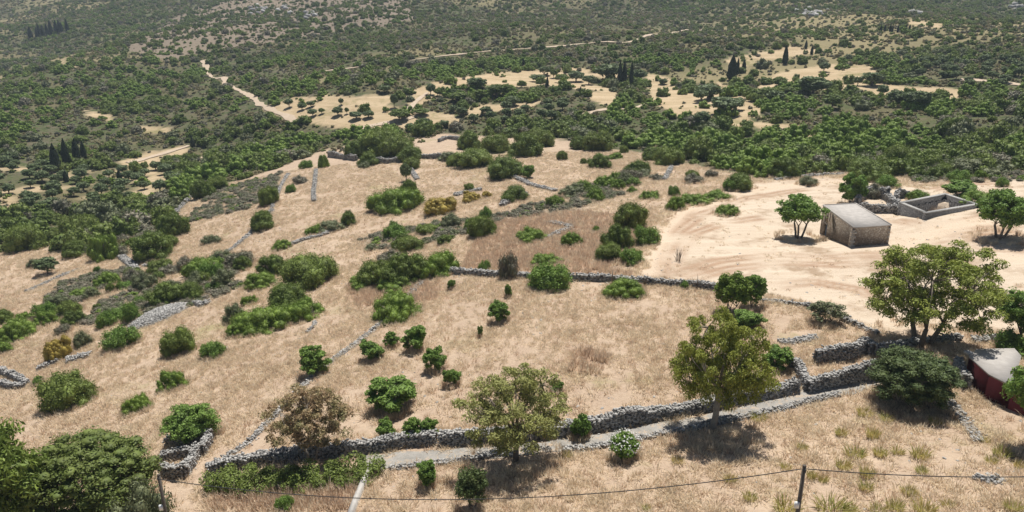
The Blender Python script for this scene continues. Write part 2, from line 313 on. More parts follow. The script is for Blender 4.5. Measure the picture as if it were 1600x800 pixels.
class MB:
    def __init__(s): s.v = []; s.q = []; s.t = []; s.n = 0
    def add(s, V, quads=None, tris=None):
        V = np.asarray(V, float)
        if quads is not None and len(quads): s.q.append(np.asarray(quads) + s.n)
        if tris is not None and len(tris): s.t.append(np.asarray(tris) + s.n)
        s.v.append(V); s.n += len(V)
    def box(s, c, u, v, w):
        """centre and three half-axis vectors"""
        c, u, v, w = map(np.array, (c, u, v, w))
        V = [c + a * u + b * v + d * w for d in (-1, 1) for b in (-1, 1) for a in (-1, 1)]
        s.add(V, [(0, 2, 3, 1), (4, 5, 7, 6), (0, 1, 5, 4), (2, 6, 7, 3), (0, 4, 6, 2), (1, 3, 7, 5)])
    def prism(s, top, zb):
        """polygon (list of xyz, counter-clockwise) extruded down to zb (number or list)"""
        top = np.asarray(top, float); k = len(top); bot = top.copy(); bot[:, 2] = zb
        s.add(np.r_[top, bot, [top.mean(0)], [bot.mean(0)]], [(i, i + k, (i + 1) % k + k, (i + 1) % k) for i in range(k)],
              [(i, (i + 1) % k, 2 * k) for i in range(k)] + [((i + 1) % k + k, i + k, 2 * k + 1) for i in range(k)])
    def tube(s, pts, rad, sides=6):
        pts = np.asarray(pts, float); k = len(pts); rad = np.broadcast_to(rad, k)
        tg = np.gradient(pts, axis=0); tg /= np.linalg.norm(tg, axis=1)[:, None] + 1e-9
        ref = np.where(np.abs(tg[:, 2:3]) > 0.9, np.array([[1., 0, 0]]), np.array([[0, 0, 1.]]))
        a = np.cross(tg, ref); a /= np.linalg.norm(a, axis=1)[:, None] + 1e-9; b = np.cross(tg, a)
        th = np.arange(sides) / sides * 2 * math.pi
        V = pts[:, None] + rad[:, None, None] * (np.cos(th)[None, :, None] * a[:, None] + np.sin(th)[None, :, None] * b[:, None])
        q = [(i * sides + j, i * sides + (j + 1) % sides, (i + 1) * sides + (j + 1) % sides, (i + 1) * sides + j) for i in range(k - 1) for j in range(sides)]
        s.add(V.reshape(-1, 3), q, [(0, j + 1, j) for j in range(1, sides - 1)] + [((k - 1) * sides, (k - 1) * sides + j, (k - 1) * sides + j + 1) for j in range(1, sides - 1)])
    def data(s, name, mats, smooth=False):
        Fs = []
        if s.q: Fs.append(np.concatenate(s.q))
        if s.t: Fs.append(np.concatenate(s.t))
        return mesh(name, np.concatenate(s.v), Fs, mats, smooth=smooth)
def icosa():
    p = (1 + 5 ** 0.5) / 2
    V = np.array([(-1, p, 0), (1, p, 0), (-1, -p, 0), (1, -p, 0), (0, -1, p), (0, 1, p), (0, -1, -p), (0, 1, -p), (p, 0, -1), (p, 0, 1), (-p, 0, -1), (-p, 0, 1)], float)
    V /= np.linalg.norm(V[0])
    T = np.array([(0,11,5),(0,5,1),(0,1,7),(0,7,10),(0,10,11),(1,5,9),(5,11,4),(11,10,2),(10,7,6),(7,1,8),(3,9,4),(3,4,2),(3,2,6),(3,6,8),(3,8,9),(4,9,5),(2,4,11),(6,2,10),(8,6,7),(9,8,1)])
    return V, T
IV, IT = icosa()
def ico2():
    V = list(map(tuple, IV)); T = []; mid = {}
    def m(a, b):
        k = (min(a, b), max(a, b))
        if k not in mid:
            q = (np.array(V[a]) + np.array(V[b])); q /= np.linalg.norm(q); V.append(tuple(q)); mid[k] = len(V) - 1
        return mid[k]
    for a, b, c in IT:
        x, y, z = m(a, b), m(b, c), m(c, a); T += [(a, x, z), (b, y, x), (c, z, y), (x, y, z)]
    return np.array(V), np.array(T)
IV2, IT2 = ico2()
CUBE = np.array([(x, y, z) for z in (-1, 1) for y in (-1, 1) for x in (-1, 1)], float)
CT = np.array([(0, 2, 3), (0, 3, 1), (4, 5, 7), (4, 7, 6), (0, 1, 5), (0, 5, 4), (2, 6, 7), (2, 7, 3), (0, 4, 6), (0, 6, 2), (1, 3, 7), (1, 7, 5)])
def rocks(C, S, yaw, rng, blocky=0.5):
    """many irregular stones: C (n,3) centres, S (n,3) half sizes"""
    k = len(C)
    base = np.where(rng.random((k, 1, 1)) < 2, IV[None], IV[None])
    p = base * (0.72 + 0.5 * rng.random((k, 12, 1))) + 0.12 * rng.normal(size=(k, 12, 3))
    p = np.sign(p) * np.abs(p) ** (1 - 0.35 * blocky)
    p = p * S[:, None]
    c, s = np.cos(yaw)[:, None], np.sin(yaw)[:, None]
    x = p[..., 0] * c - p[..., 1] * s; y = p[..., 0] * s + p[..., 1] * c
    til = 0.25 * rng.normal(size=(k, 1)); z = p[..., 2] + til * x
    V = np.stack([x, y, z], -1) + C[:, None]
    T = IT[None] + (np.arange(k) * 12)[:, None, None]
    return V.reshape(-1, 3), T.reshape(-1, 3)
def leaves(C, Nn, ln, wd, rng, droop=0.0):
    """diamond leaf cards: C centres, Nn normals, ln/wd arrays"""
    k = len(C)
    Nn = Nn / (np.linalg.norm(Nn, axis=1)[:, None] + 1e-9)
    t = rng.normal(size=(k, 3)); t[:, 2] -= droop * 2
    t -= (t * Nn).sum(1)[:, None] * Nn; t /= np.linalg.norm(t, axis=1)[:, None] + 1e-9
    b = np.cross(Nn, t)
    ln = np.broadcast_to(ln, k)[:, None]; wd = np.broadcast_to(wd, k)[:, None]
    V = np.stack([C - t * ln * 0.5, C + b * wd * 0.5 + t * ln * 0.08, C + t * ln * 0.5, C - b * wd * 0.5 + t * ln * 0.08], 1)
    return V.reshape(-1, 3), np.arange(4 * k).reshape(k, 4)
def unit(rng, k):
    v = rng.normal(size=(k, 3)); return v / np.linalg.norm(v, axis=1)[:, None]

# ------------------------------------------------------------------ the ground
def axis(lo, hi, a, b, step, grow, cap):
    mid = list(np.arange(a, b, step)); s = step; x = mid[-1]
    while x < hi: s = min(s * grow, cap); x += s; mid.append(x)
    s = step; x = mid[0]; pre = []
    while x > lo: s = min(s * grow, cap); x -= s; pre.append(x)
    return np.array(pre[::-1] + mid)
gx = axis(-1300, 1300, -70, 95, 0.7, 1.012, 9); gy = axis(-90, 1700, 36, 150, 0.62, 1.012, 8)
GX, GY = np.meshgrid(gx, gy); GZ = H(GX, GY)
nx, ny = len(gx), len(gy); idx = np.arange(nx * ny).reshape(ny, nx)
quads = np.stack([idx[:-1, :-1], idx[:-1, 1:], idx[1:, 1:], idx[1:, :-1]], -1).reshape(-1, 4)
GV = np.stack([GX, GY, GZ], -1).reshape(-1, 3)
me = mesh('ground', GV, [quads], 'ground', smooth=True)
ppx, ppy, pd = project(GV)
wob = np.clip(260 / pd, 0.4, 6)
jx = ppx + wob * (9 * (fbm(GV[:, 0] / 3, GV[:, 1] / 3, 31, 3) - 0.5) + 22 * (fbm(GV[:, 0] / 14, GV[:, 1] / 14, 32, 3) - 0.5)); jy = ppy + wob * (5 * (fbm(GV[:, 0] / 3, GV[:, 1] / 3, 41, 3) - 0.5) + 9 * (fbm(GV[:, 0] / 14, GV[:, 1] / 14, 42, 3) - 0.5))
vis = GV[:, 1] > 15
def cover(polys, soft=True):
    acc = np.zeros(len(GV)); r_ = np.random.default_rng(12)
    for rep in range(7):
        ax_, ay_ = r_.normal(size=2) * 1.0
        c = np.zeros(len(GV), bool)
        for p in polys: c |= inpoly(jx + ax_ * wob * 2.2, jy + ay_ * wob * 0.9, p) & vis
        acc += c
    return acc / 7
fieldc = np.maximum(cover(FIELDS), cover(OLIVES[:1]) * np.clip(3.5 * (fbm(GV[:, 0] / 8, GV[:, 1] / 8, 151, 3) - 0.42), 0, 0.9)); straw = cover([TERR]); straw[~vis] = 1
outside = ((ppx < -100) | (ppx > 1700)); pn = fbm(GV[:, 0] / 60, GV[:, 1] / 60, 77, 3)
straw = np.where(outside & (ppy < 420), pn > 0.62, straw)
mown = cover([MOWN]); 
redc = cover(RED) * 0.75
rocky = cover([ROCKY]) * 0.8; greyc = cover(GREY) * np.clip(2.2 * (fbm(GV[:, 0] / 9, GV[:, 1] / 9, 51, 3) - 0.28), 0, 1)
TRACKS = [([(1012,425),(1020,395),(1035,362),(1065,332),(1150,303),(1230,290),(1310,284)], 1.6), ([(1395,390),(1440,372),(1480,355),(1540,345),(1600,340)], 2.2), ([(1400,385),(1480,395),(1600,405)], 1.6)]
trk = np.zeros(len(GV))
for pts, wd in TRACKS:
    q = hit([p[0] for p in pts], [p[1] for p in pts])
    for i in range(len(q) - 1):
        a, b = q[i, :2], q[i + 1, :2]; ab = b - a
        t = np.clip(((GV[:, :2] - a) @ ab) / (ab @ ab), 0, 1); d = np.linalg.norm(GV[:, :2] - a - t[:, None] * ab, axis=1)
        trk = np.maximum(trk, np.clip(1.4 - d / wd, 0, 1) * 0.8)
openc = np.clip(4.0 * (fbm(GV[:, 0] / 110, GV[:, 1] / 110, 97, 4) - 0.47), 0, 1) * (ppy < 130)
rut = np.zeros(len(GV))
for pts in ([(1018,428),(1024,395),(1042,358),(1075,328),(1155,300),(1240,288),(1330,282)],[(1030,430),(1040,395),(1060,362),(1095,335),(1165,310),(1250,297),(1330,292)],[(1052,415),(1060,390),(1085,365),(1130,348),(1190,340)],
            [(1060,428),(1120,408),(1220,398),(1300,402),(1380,398),(1430,378),(1490,362),(1600,352)],[(1080,436),(1140,420),(1230,410),(1310,414),(1400,405),(1450,388),(1510,372),(1600,364)],[(1400,345),(1440,352),(1490,350),(1540,338),(1600,318)],[(1495,368),(1510,380),(1540,388),(1600,392)],
            [(1200,450),(1270,440),(1340,452),(1380,470)],[(1560,285),(1500,290),(1460,296)]):
    q = hit([p[0] for p in pts], [p[1] for p in pts])
    for i in range(len(q) - 1):
        a, b = q[i, :2], q[i + 1, :2]; ab = b - a
        for off in (-0.8, 0.8):
            nn_ = np.array([-ab[1], ab[0]]) / np.linalg.norm(ab) * off
            t = np.clip(((GV[:, :2] - a - nn_) @ ab) / (ab @ ab), 0, 1); d = np.linalg.norm(GV[:, :2] - a - nn_ - t[:, None] * ab, axis=1)
            rut = np.maximum(rut, np.clip(1.35 - d / 0.7, 0, 1))
rut *= np.clip(2.4 * (fbm(GV[:, 0] / 6, GV[:, 1] / 6, 65, 3) - 0.22), 0, 1) * (mown > 0.5)
redc = np.maximum(redc, rut)
one = np.ones(len(GV))
for nm, arr in (('cover_a', (straw, mown, redc)), ('cover_b', (rocky, greyc, trk)), ('cover_c', (fieldc, openc, fieldc))):
    at = me.attributes.new(nm, 'FLOAT_COLOR', 'POINT'); at.data.foreach_set('color', np.stack([*arr, one], -1).astype(np.float32).ravel())
tag(link('ground', me), 'dry straw coloured hillside ground falling to a scrub covered valley', None, None, 'structure')

# ------------------------------------------------------------------ lanes and tracks, draped
def polyline(pts, step):
    q = hit([p[0] for p in pts], [p[1] for p in pts])[:, :2]
    # smooth (Catmull-Rom) then resample
    out = []
    e = np.r_[[2 * q[0] - q[1]], q, [2 * q[-1] - q[-2]]]
    for i in range(1, len(e) - 2):
        for t in np.linspace(0, 1, 12, endpoint=False):
            p0, p1, p2, p3 = e[i - 1:i + 3]
            out.append(0.5 * (2 * p1 + (p2 - p0) * t + (2 * p0 - 5 * p1 + 4 * p2 - p3) * t * t + (3 * p1 - p0 - 3 * p2 + p3) * t ** 3))
    out.append(e[-2]); out = np.array(out)
    s = np.r_[0, np.cumsum(np.linalg.norm(np.diff(out, axis=0), axis=1))]
    k = max(2, int(s[-1] / step)); u = np.linspace(0, s[-1], k)
    P = np.stack([np.interp(u, s, out[:, 0]), np.interp(u, s, out[:, 1])], -1)
    tg = np.gradient(P, axis=0); tg /= np.linalg.norm(tg, axis=1)[:, None] + 1e-9
    return P, tg, np.stack([-tg[:, 1], tg[:, 0]], -1)
def drape(name, pts, width, mat, label, lift, step=1.0, cols=5):
    P, tg, nm = polyline(pts, step); k = len(P)
    jit = 1 + (0.4 if name == 'lane' else 0.8) * (fbm(np.arange(k) * 0.35, np.zeros(k), 5, 3) - 0.5) * 2
    V = []
    for j in range(cols):
        o = (j / (cols - 1) - 0.5) * width * jit
        x = P[:, 0] + nm[:, 0] * o; y = P[:, 1] + nm[:, 1] * o; d = np.hypot(x, y)
        V.append(np.stack([x, y, H(x, y) + lift + (d > 150) * (d - 150) * 0.0009 - (0.03 if j in (0, cols - 1) else 0)], -1))
    V = np.stack(V, 1).reshape(-1, 3); idx = np.arange(k * cols).reshape(k, cols)
    q = np.stack([idx[:-1, 1:], idx[:-1, :-1], idx[1:, :-1], idx[1:, 1:]], -1).reshape(-1, 4)
    return tag(link(name, mesh(name, V, [q], mat, smooth=True)), label, None, None, 'structure')
drape('lane', [(560,725),(640,717),(720,711),(800,705),(900,694),(1000,678),(1080,663),(1180,640),(1260,620),(1340,602),(1400,592),(1450,585)], 2.3, 'lane', 'narrow concrete lane below the long dry stone wall', 0.07, 0.6, 7)
for pts, w in [([(318,95),(325,112),(332,122),(350,122),(352,132),(372,141),(395,152),(405,163),(430,175),(452,184),(466,195)], 4.0),
               ([(555,203),(600,193),(640,185),(657,178),(640,172),(655,155),(668,145)], 4.0),
               ([(490,115),(530,109),(580,102),(640,95),(720,85),(790,79),(870,73),(940,66),(1000,61),(1050,53),(1075,47)], 3.2),
               ([(905,182),(930,174),(960,170),(990,170),(1010,162)], 3.0),
               ([(200,255),(235,246),(270,236),(295,228)], 3.0), ([(321,252),(323,243),(328,236),(337,232)], 4.0),
               ([(1086,50),(1100,47),(1112,45)], 4.0), ([(1500,125),(1550,128),(1600,134)], 4.0)]:
    drape('dirt_track', pts, w * 0.7, 'track', 'pale dirt track winding through the scrub', 0.12, 2.5, 5)

# ------------------------------------------------------------------ dry stone walls
def stone_wall(pts, h, w, ss, label, group=None, name='dry_stone_wall', seed=1, tumble=0.0, top_only=False, world=None, cap=None):
    rng = np.random.default_rng(seed)
    if world is None: P, tg, nm = polyline(pts, ss * 0.8)
    else:
        q = np.array(world, float); s = np.r_[0, np.cumsum(np.linalg.norm(np.diff(q, axis=0), axis=1))]; u = np.linspace(0, s[-1], max(2, int(s[-1] / (ss * 0.8))))
        P = np.stack([np.interp(u, s, q[:, 0]), np.interp(u, s, q[:, 1])], -1); tg = np.gradient(P, axis=0); tg /= np.linalg.norm(tg, axis=1)[:, None] + 1e-9; nm = np.stack([-tg[:, 1], tg[:, 0]], -1)
    k = len(P); s = np.arange(k) * ss * 0.8
    hh = h * (0.62 + 0.7 * fbm(s / 1.7, np.full(k, seed * 3.3), seed, 3)) * (1 - tumble * vnoise(s / 3.5, np.full(k, seed * 1.7), seed + 9))
    root = link(name, None); z0 = H(P[:, 0], P[:, 1])
    root.location = (P[k // 2, 0], P[k // 2, 1], z0[k // 2]); root.empty_display_size = 0.5
    off = np.array([P[k // 2, 0], P[k // 2, 1], z0[k // 2]])
    # core
    ring = []
    for sx, top in ((-1, 0), (-1, 1), (1, 1), (1, 0)):
        o = sx * (w * 0.5 - ss * (0.30 if not top else 0.38)); z = z0 - 0.35 if not top else z0 + hh - ss * 0.35
        ring.append(np.stack([P[:, 0] + nm[:, 0] * o, P[:, 1] + nm[:, 1] * o, np.maximum(z, z0 - 0.3) if top else z], -1))
    V = np.stack(ring, 1).reshape(-1, 3) - off; idx = np.arange(k * 4).reshape(k, 4)
    q = [np.stack([idx[:-1, a], idx[:-1, b], idx[1:, b], idx[1:, a]], -1) for a, b in ((0, 1), (1, 2), (2, 3))]
    q += [idx[:1, ::-1], idx[-1:, :]]
    link('core', mesh('core', V, [np.concatenate(q)], 'stonec'), root)
    C = []; S = []; Y = []
    ya = np.arctan2(tg[:, 1], tg[:, 0])
    lev = max(1, int(round(h * 1.25 / (ss * 0.62))))
    for side in (-1, 1):
        for l in range(lev):
            z = (l + 0.35) * ss * 0.62; keep = (z < hh - ss * 0.1) & (rng.random(k) < 0.95)
            i = np.where(keep)[0]; kk = len(i)
            if not kk: continue
            o = side * (w * 0.5 - ss * 0.22 + rng.normal(size=kk) * 0.12 * ss - 0.04 * w * l / lev); al = rng.normal(size=kk) * ss * 0.22
            C.append(np.stack([P[i, 0] + nm[i, 0] * o + tg[i, 0] * al, P[i, 1] + nm[i, 1] * o + tg[i, 1] * al, z0[i] + z + rng.normal(size=kk) * 0.04 * ss], -1))
            S.append(ss * np.stack([0.42 + 0.3 * rng.random(kk), 0.36 + 0.15 * rng.random(kk), 0.28 + 0.15 * rng.random(kk)], -1)); Y.append(ya[i] + rng.normal(size=kk) * 0.2)
    nt = max(2, int(w / (ss * 0.62)))
    for j in range(nt):
        o = ((j + 0.5) / nt - 0.5) * (w - ss * 0.3) + rng.normal(size=k) * ss * 0.1
        C.append(np.stack([P[:, 0] + nm[:, 0] * o, P[:, 1] + nm[:, 1] * o, z0 + hh + rng.normal(size=k) * 0.24 * ss], -1))
        S.append(ss * np.stack([0.34 + 0.36 * rng.random(k), 0.32 + 0.28 * rng.random(k), 0.24 + 0.2 * rng.random(k)], -1)); Y.append(rng.random(k) * 6.28)
    # fallen stones along the foot
    nf = int(k * 0.5); i = rng.integers(0, k, nf); o = rng.choice([-1, 1], nf) * (w * 0.5 + np.abs(rng.normal(size=nf)) * 0.4)
    fx = P[i, 0] + nm[i, 0] * o; fy = P[i, 1] + nm[i, 1] * o
    C.append(np.stack([fx, fy, H(fx, fy) + 0.03], -1)); S.append(ss * (0.18 + 0.3 * rng.random((nf, 1))) * np.array([[1, 0.9, 0.65]])); Y.append(rng.random(nf) * 6.28)
    C = np.concatenate(C); S = np.concatenate(S); Y = np.concatenate(Y)
    V, T = rocks(C - off, S, Y, rng)
    st = link('stones', mesh('stones', V, [T], cap or 'stone'), root); st['kind'] = 'stuff'
    return tag(root, label, 'wall', group)

stone_wall([(326,744),(360,733),(400,725),(440,720),(480,715),(520,711),(560,707),(600,701),(640,694),(680,692)], 1.2, 0.95, 0.3, 'tall dry stone wall behind the bramble hedge, lower end of the lane', seed=2, tumble=0.25)
stone_wall([(688,694),(720,692),(770,690),(850,683),(910,675),(960,666),(1010,657),(1060,648),(1120,636),(1180,624),(1243,610)], 1.3, 0.95, 0.3, 'long tall dry stone wall along the concrete lane beneath the eucalyptus trees', seed=3, tumble=0.25)
stone_wall([(880,704),(930,700),(1000,686),(1060,675),(1120,661),(1180,649),(1240,634),(1310,617)], 0.3, 0.7, 0.26, 'low tumbled stone kerb edging the lane above the straw field', seed=4, tumble=0.5)
stone_wall([(610,733),(640,731),(680,726),(720,722),(775,712),(800,712)], 0.35, 0.6, 0.28, 'short low line of stones between lane and plastered wall', seed=5, tumble=0.6)
stone_wall([(330,738),(360,712),(392,688),(420,660),(445,635),(470,608)], 0.38, 0.6, 0.3, 'low stone boundary row climbing from the roofless enclosure beside the hedge', seed=6, tumble=0.6)
stone_wall([(470,608),(500,580),(530,556),(560,535),(585,515),(606,497),(640,462),(662,440)], 0.26, 0.81, 0.32, 'low pale stone row running diagonally between two straw terraces', seed=7, tumble=0.5)
stone_wall([(664,438),(690,427),(740,430),(790,433),(850,436),(900,438),(950,439),(1000,442),(1060,447),(1110,452),(1150,460)], 0.8, 0.8, 0.36, 'long grey stone terrace wall below the russet grass and mown field', seed=8)
stone_wall([(1190,470),(1230,474),(1270,482),(1310,497),(1345,512),(1372,522)], 0.5, 0.7, 0.35, 'broken stone row under the mown field behind the roofless enclosure', seed=9, tumble=0.7)
stone_wall([(1220,536),(1250,532),(1275,527)], 0.3, 1.2, 0.28, 'small heap of loose stones above the roofless enclosure', seed=10, tumble=0.5)
stone_wall([(445,389),(470,377),(500,369),(530,358)], 0.43, 0.94, 0.36, 'curved low stone wall below a grey thicket on the upper terrace', seed=11, tumble=0.3)
stone_wall([(340,403),(365,388),(390,366),(412,345),(425,328)], 0.37, 0.94, 0.36, 'straight stone row up the terrace past two round shrubs', seed=12, tumble=0.4)
stone_wall([(425,326),(432,308),(440,290),(450,272)], 0.37, 0.94, 0.36, 'stone row continuing up to the corner of the top terrace', seed=13, tumble=0.4)
stone_wall([(491,315),(490,300),(492,285),(494,265)], 0.43, 1.08, 0.36, 'short upright stone row crossing the top straw terrace', seed=14, tumble=0.3)
stone_wall([(514,245),(535,248),(556,251)], 1.6, 0.9, 0.42, 'dark stone wall piece at the corner of the top terrace', seed=15, tumble=0.3)
stone_wall([(580,254),(605,255),(632,252),(648,248),(692,248)], 1.6, 0.9, 0.42, 'grey stone terrace wall emerging from the big evergreen clump', seed=16, tumble=0.3)
stone_wall([(641,262),(646,272),(652,281)], 0.43, 1.35, 0.4, 'short stone row beside a lone olive on the top terrace', seed=17, tumble=0.3)
stone_wall([(686,222),(700,217),(715,219),(724,222)], 1.2, 0.9, 0.42, 'arched stone wall fragment above the evergreen clump', seed=18, tumble=0.3)
stone_wall([(712,306),(730,300),(752,297)], 0.43, 1.62, 0.4, 'low rock ledge beside the yellow flowering cushions', seed=19, tumble=0.4)
stone_wall([(800,276),(818,284),(838,292),(868,299)], 0.56, 1.22, 0.4, 'stone terrace wall below a small round tree', seed=20, tumble=0.3)
stone_wall([(785,322),(800,314),(822,308)], 1.0, 1.4, 0.45, 'grey rock heap between two dark shrubs', seed=21, tumble=0.3)
stone_wall([(858,348),(875,352),(892,356),(870,366),(855,372)], 0.37, 1.22, 0.36, 'hooked low stone row among russet grass', seed=22, tumble=0.4)
stone_wall([(1049,262),(1044,272),(1038,282)], 0.50, 1.08, 0.38, 'short stone row at the edge of the grey scrub', seed=23, tumble=0.3)
stone_wall([(275,333),(287,320),(301,305)], 0.56, 1.22, 0.4, 'pale stone wall ending at a round shrub above the valley', seed=24, tumble=0.2)
stone_wall([(40,456),(65,445),(95,432),(122,421)], 0.25, 0.81, 0.32, 'faint stone row across the straw slope above the valley', seed=25, tumble=0.6)
stone_wall([(190,402),(200,410),(212,422)], 0.7, 1.6, 0.42, 'jumble of pale boulders on the slope above the grey scrub', seed=26, tumble=0.4)
stone_wall([(225,416),(240,417),(248,419)], 0.5, 1.0, 0.36, 'small pale rock pile at the edge of bright shrubs', seed=27, tumble=0.4)
stone_wall([(1212,281),(1230,279),(1270,275),(1318,272)], 0.5, 1.0, 0.42, 'scattered boundary stones along the back of the mown field', seed=28, tumble=0.7)
stone_wall([(305,474),(318,478),(325,473)], 0.6, 0.9, 0.36, 'small rock outcrop on the straw slope', seed=29, tumble=0.4)
stone_wall([(60,578),(80,571),(98,561)], 0.6, 0.9, 0.3, 'low stone row below a yellow tipped bush', seed=30, tumble=0.4)
stone_wall([(105,566),(122,560),(140,555)], 0.7, 1.6, 0.3, 'collapsed pile of brown stones beside a yellow tipped bush', seed=31, tumble=0.5)
stone_wall([(480,520),(490,510),(492,503)], 0.25, 0.5, 0.28, 'short trace of white stones on the straw terrace', seed=32, tumble=0.5)
stone_wall([(1478,625),(1490,638),(1502,652),(1515,668),(1530,690)], 0.22, 1.0, 0.3, 'strip of flat stones below the dark tamarisk', seed=33, tumble=0.7)
stone_wall([(1525,745),(1545,752),(1562,748)], 0.18, 0.9, 0.26, 'flat patch of white rubble in the straw field', seed=34, tumble=0.7)
stone_wall([(1395,545),(1420,540),(1460,533),(1500,530)], 0.6, 0.8, 0.34, 'shaded stone wall under the green eucalyptus', seed=35, tumble=0.4)
stone_wall([(1495,575),(1502,592),(1508,608)], 1.2, 0.8, 0.36, 'rough stone pile against the red hut', seed=36, tumble=0.3)
stone_wall([(1520,533),(1560,531),(1590,529)], 0.4, 1.0, 0.34, 'loose stones behind the red hut roof', seed=37, tumble=0.5)

def ruin(name, segs, h, w, ss, label, seed, part_label=None):
    """an enclosure of dry stone walls, one wall per side"""
    root = link(name, None); c = hit([segs[0][0][0]], [segs[0][0][1]])[0]; root.location = c
    bpy.context.view_layer.update()
    for i, s in enumerate(segs):
        hs = s[-1] if not isinstance(s[-1], tuple) else h; pts = [p for p in s if isinstance(p, tuple)]
        wl_ = stone_wall(pts, hs, w, ss, 'x', name='wall_side', seed=seed + i, tumble=0.2)
        for k in ('label', 'category', 'group'):
            if k in wl_: del wl_[k]
        wl_.location = Vector(wl_.location) - Vector(c); wl_.parent = root
    return tag(root, label, 'ruin')
ruin('roofless_enclosure', [[(1262,612),(1300,604),(1340,596),(1380,588),1.7], [(1236,572),(1248,584),(1262,610),1.2], [(1275,566),(1300,562),(1330,560),(1352,548),(1362,556),1.6], [(1362,552),(1385,552),(1408,556),1.5]], 1.6, 0.75, 0.3, 'roofless dry stone enclosure full of dry grass at the upper end of the lane', 50)
ruin('stone_pen', [[(256,741),(280,746),(290,744),1.2],[(290,744),(302,725),(310,712),1.5],[(254,722),(280,716),(308,712),1.2],[(316,712),(328,695),1.3],[(262,696),(290,694),(330,690),1.5]], 1.2, 0.7, 0.28, 'small roofless stone pen with two chambers below the bright green bush', 60)
ruin('stone_pen', [[(0,580),(10,586),(26,592),(42,602),0.8],[(0,600),(20,606),(42,603),0.7]], 0.8, 0.8, 0.32, 'low broken stone pen on the edge of the straw slope', 70)
ruin('collapsed_house', [[(1338,322),(1345,312),(1368,307),(1385,312),2.0],[(1385,312),(1396,322),(1408,328),1.4],[(1345,328),(1370,332),(1402,336),1.3],[(1358,326),(1380,325),(1400,330),0.8]], 1.6, 0.9, 0.42, 'collapsed rubble house between flat roofed house and roofless rectangle', 80)
ruin('wall_stub', [[(1399,316),(1402,310),(1418,309),1.6]], 1.6, 0.8, 0.42, 'lone standing corner of grey masonry behind the collapsed house', 90)

# grey stone slab heap on the slope
def slab():
    q = hit([222, 250, 276, 262, 236], [497, 480, 484, 498, 506]); rng = np.random.default_rng(5); mb = MB()
    c = q.mean(0); nr = 9; ns = 26; V = []
    for r in range(nr):
        t = r / (nr - 1)
        for a in range(ns):
            th = a / ns * 6.283; rx, ry = 3.6, 5.2
            x = c[0] + math.cos(th) * rx * t + 0.9 * math.sin(th) * t * 1.5; y = c[1] + math.sin(th) * ry * t
            V.append((x, y, 0))
    V = np.array(V); V[:, 2] = H(V[:, 0], V[:, 1]) + np.repeat(0.75 * (1 - np.linspace(0, 1, nr) ** 3), ns) - np.repeat(np.linspace(0, 0.25, nr) ** 2, ns) + 0.12 * (fbm(V[:, 0] * 1.2, V[:, 1] * 1.2, 3, 3) - 0.5)
    V -= c
    Q = [(r * ns + a, r * ns + (a + 1) % ns, (r + 1) * ns + (a + 1) % ns, (r + 1) * ns + a) for r in range(nr - 1) for a in range(ns)]
    k = 1900; th = rng.random(k) * 6.28; t = np.sqrt(rng.random(k)) * 0.98
    x = np.cos(th) * 3.6 * t + 1.35 * np.sin(th) * t; y = np.sin(th) * 5.2 * t
    z = H(x + c[0], y + c[1]) - c[2] + 0.75 * (1 - t ** 3)
    root = link('stone_heap', None, loc=c)
    link('core', mesh('core', V, [np.array(Q)], 'stonec', smooth=True), root)
    RV, RT = rocks(np.stack([x, y, z], -1), 0.13 * (0.5 + rng.random((k, 1))) * np.array([[1, 1, 0.35]]), rng.random(k) * 6.28, rng)
    s = link('stones', mesh('stones', RV, [RT], 'stone'), root); s['kind'] = 'stuff'
    tag(root, 'smooth pale grey heap of clearance stones on the straw slope', 'stone heap')
slab()

# plastered garden wall at the bottom
def plaster_wall():
    q = hit([546, 556, 566, 576, 584], [815, 788, 764, 742, 731]); mb = MB()
    d = q[-1] - q[0]; d[2] = 0; d /= np.linalg.norm(d); nrm = np.array([-d[1], d[0], 0]) * 0.2
    c0 = q[0].copy()
    L_, R_ = q - nrm - c0, q + nrm - c0; k = len(q); up = np.array([0, 0, 0.55]); dn = np.array([0, 0, -0.4])
    V = np.stack([L_ + dn, L_ + up, (L_ + R_) / 2 + up * 1.12, R_ + up, R_ + dn], 1).reshape(-1, 3); idx = np.arange(k * 5).reshape(k, 5)
    Q = np.concatenate([np.stack([idx[:-1, a], idx[:-1, a + 1], idx[1:, a + 1], idx[1:, a]], -1) for a in range(4)])
    mb.add(V, Q, [(0, 2, 1), (0, 4, 2), (2, 4, 3)] + [(5 * k - 5, 5 * k - 4, 5 * k - 3), (5 * k - 5, 5 * k - 3, 5 * k - 1), (5 * k - 3, 5 * k - 2, 5 * k - 1)])
    tag(link('garden_wall', mb.data('garden_wall', 'cementp'), loc=c0), 'low rounded pale cement wall running down from the lane beside the bramble hedge', 'wall')
plaster_wall()

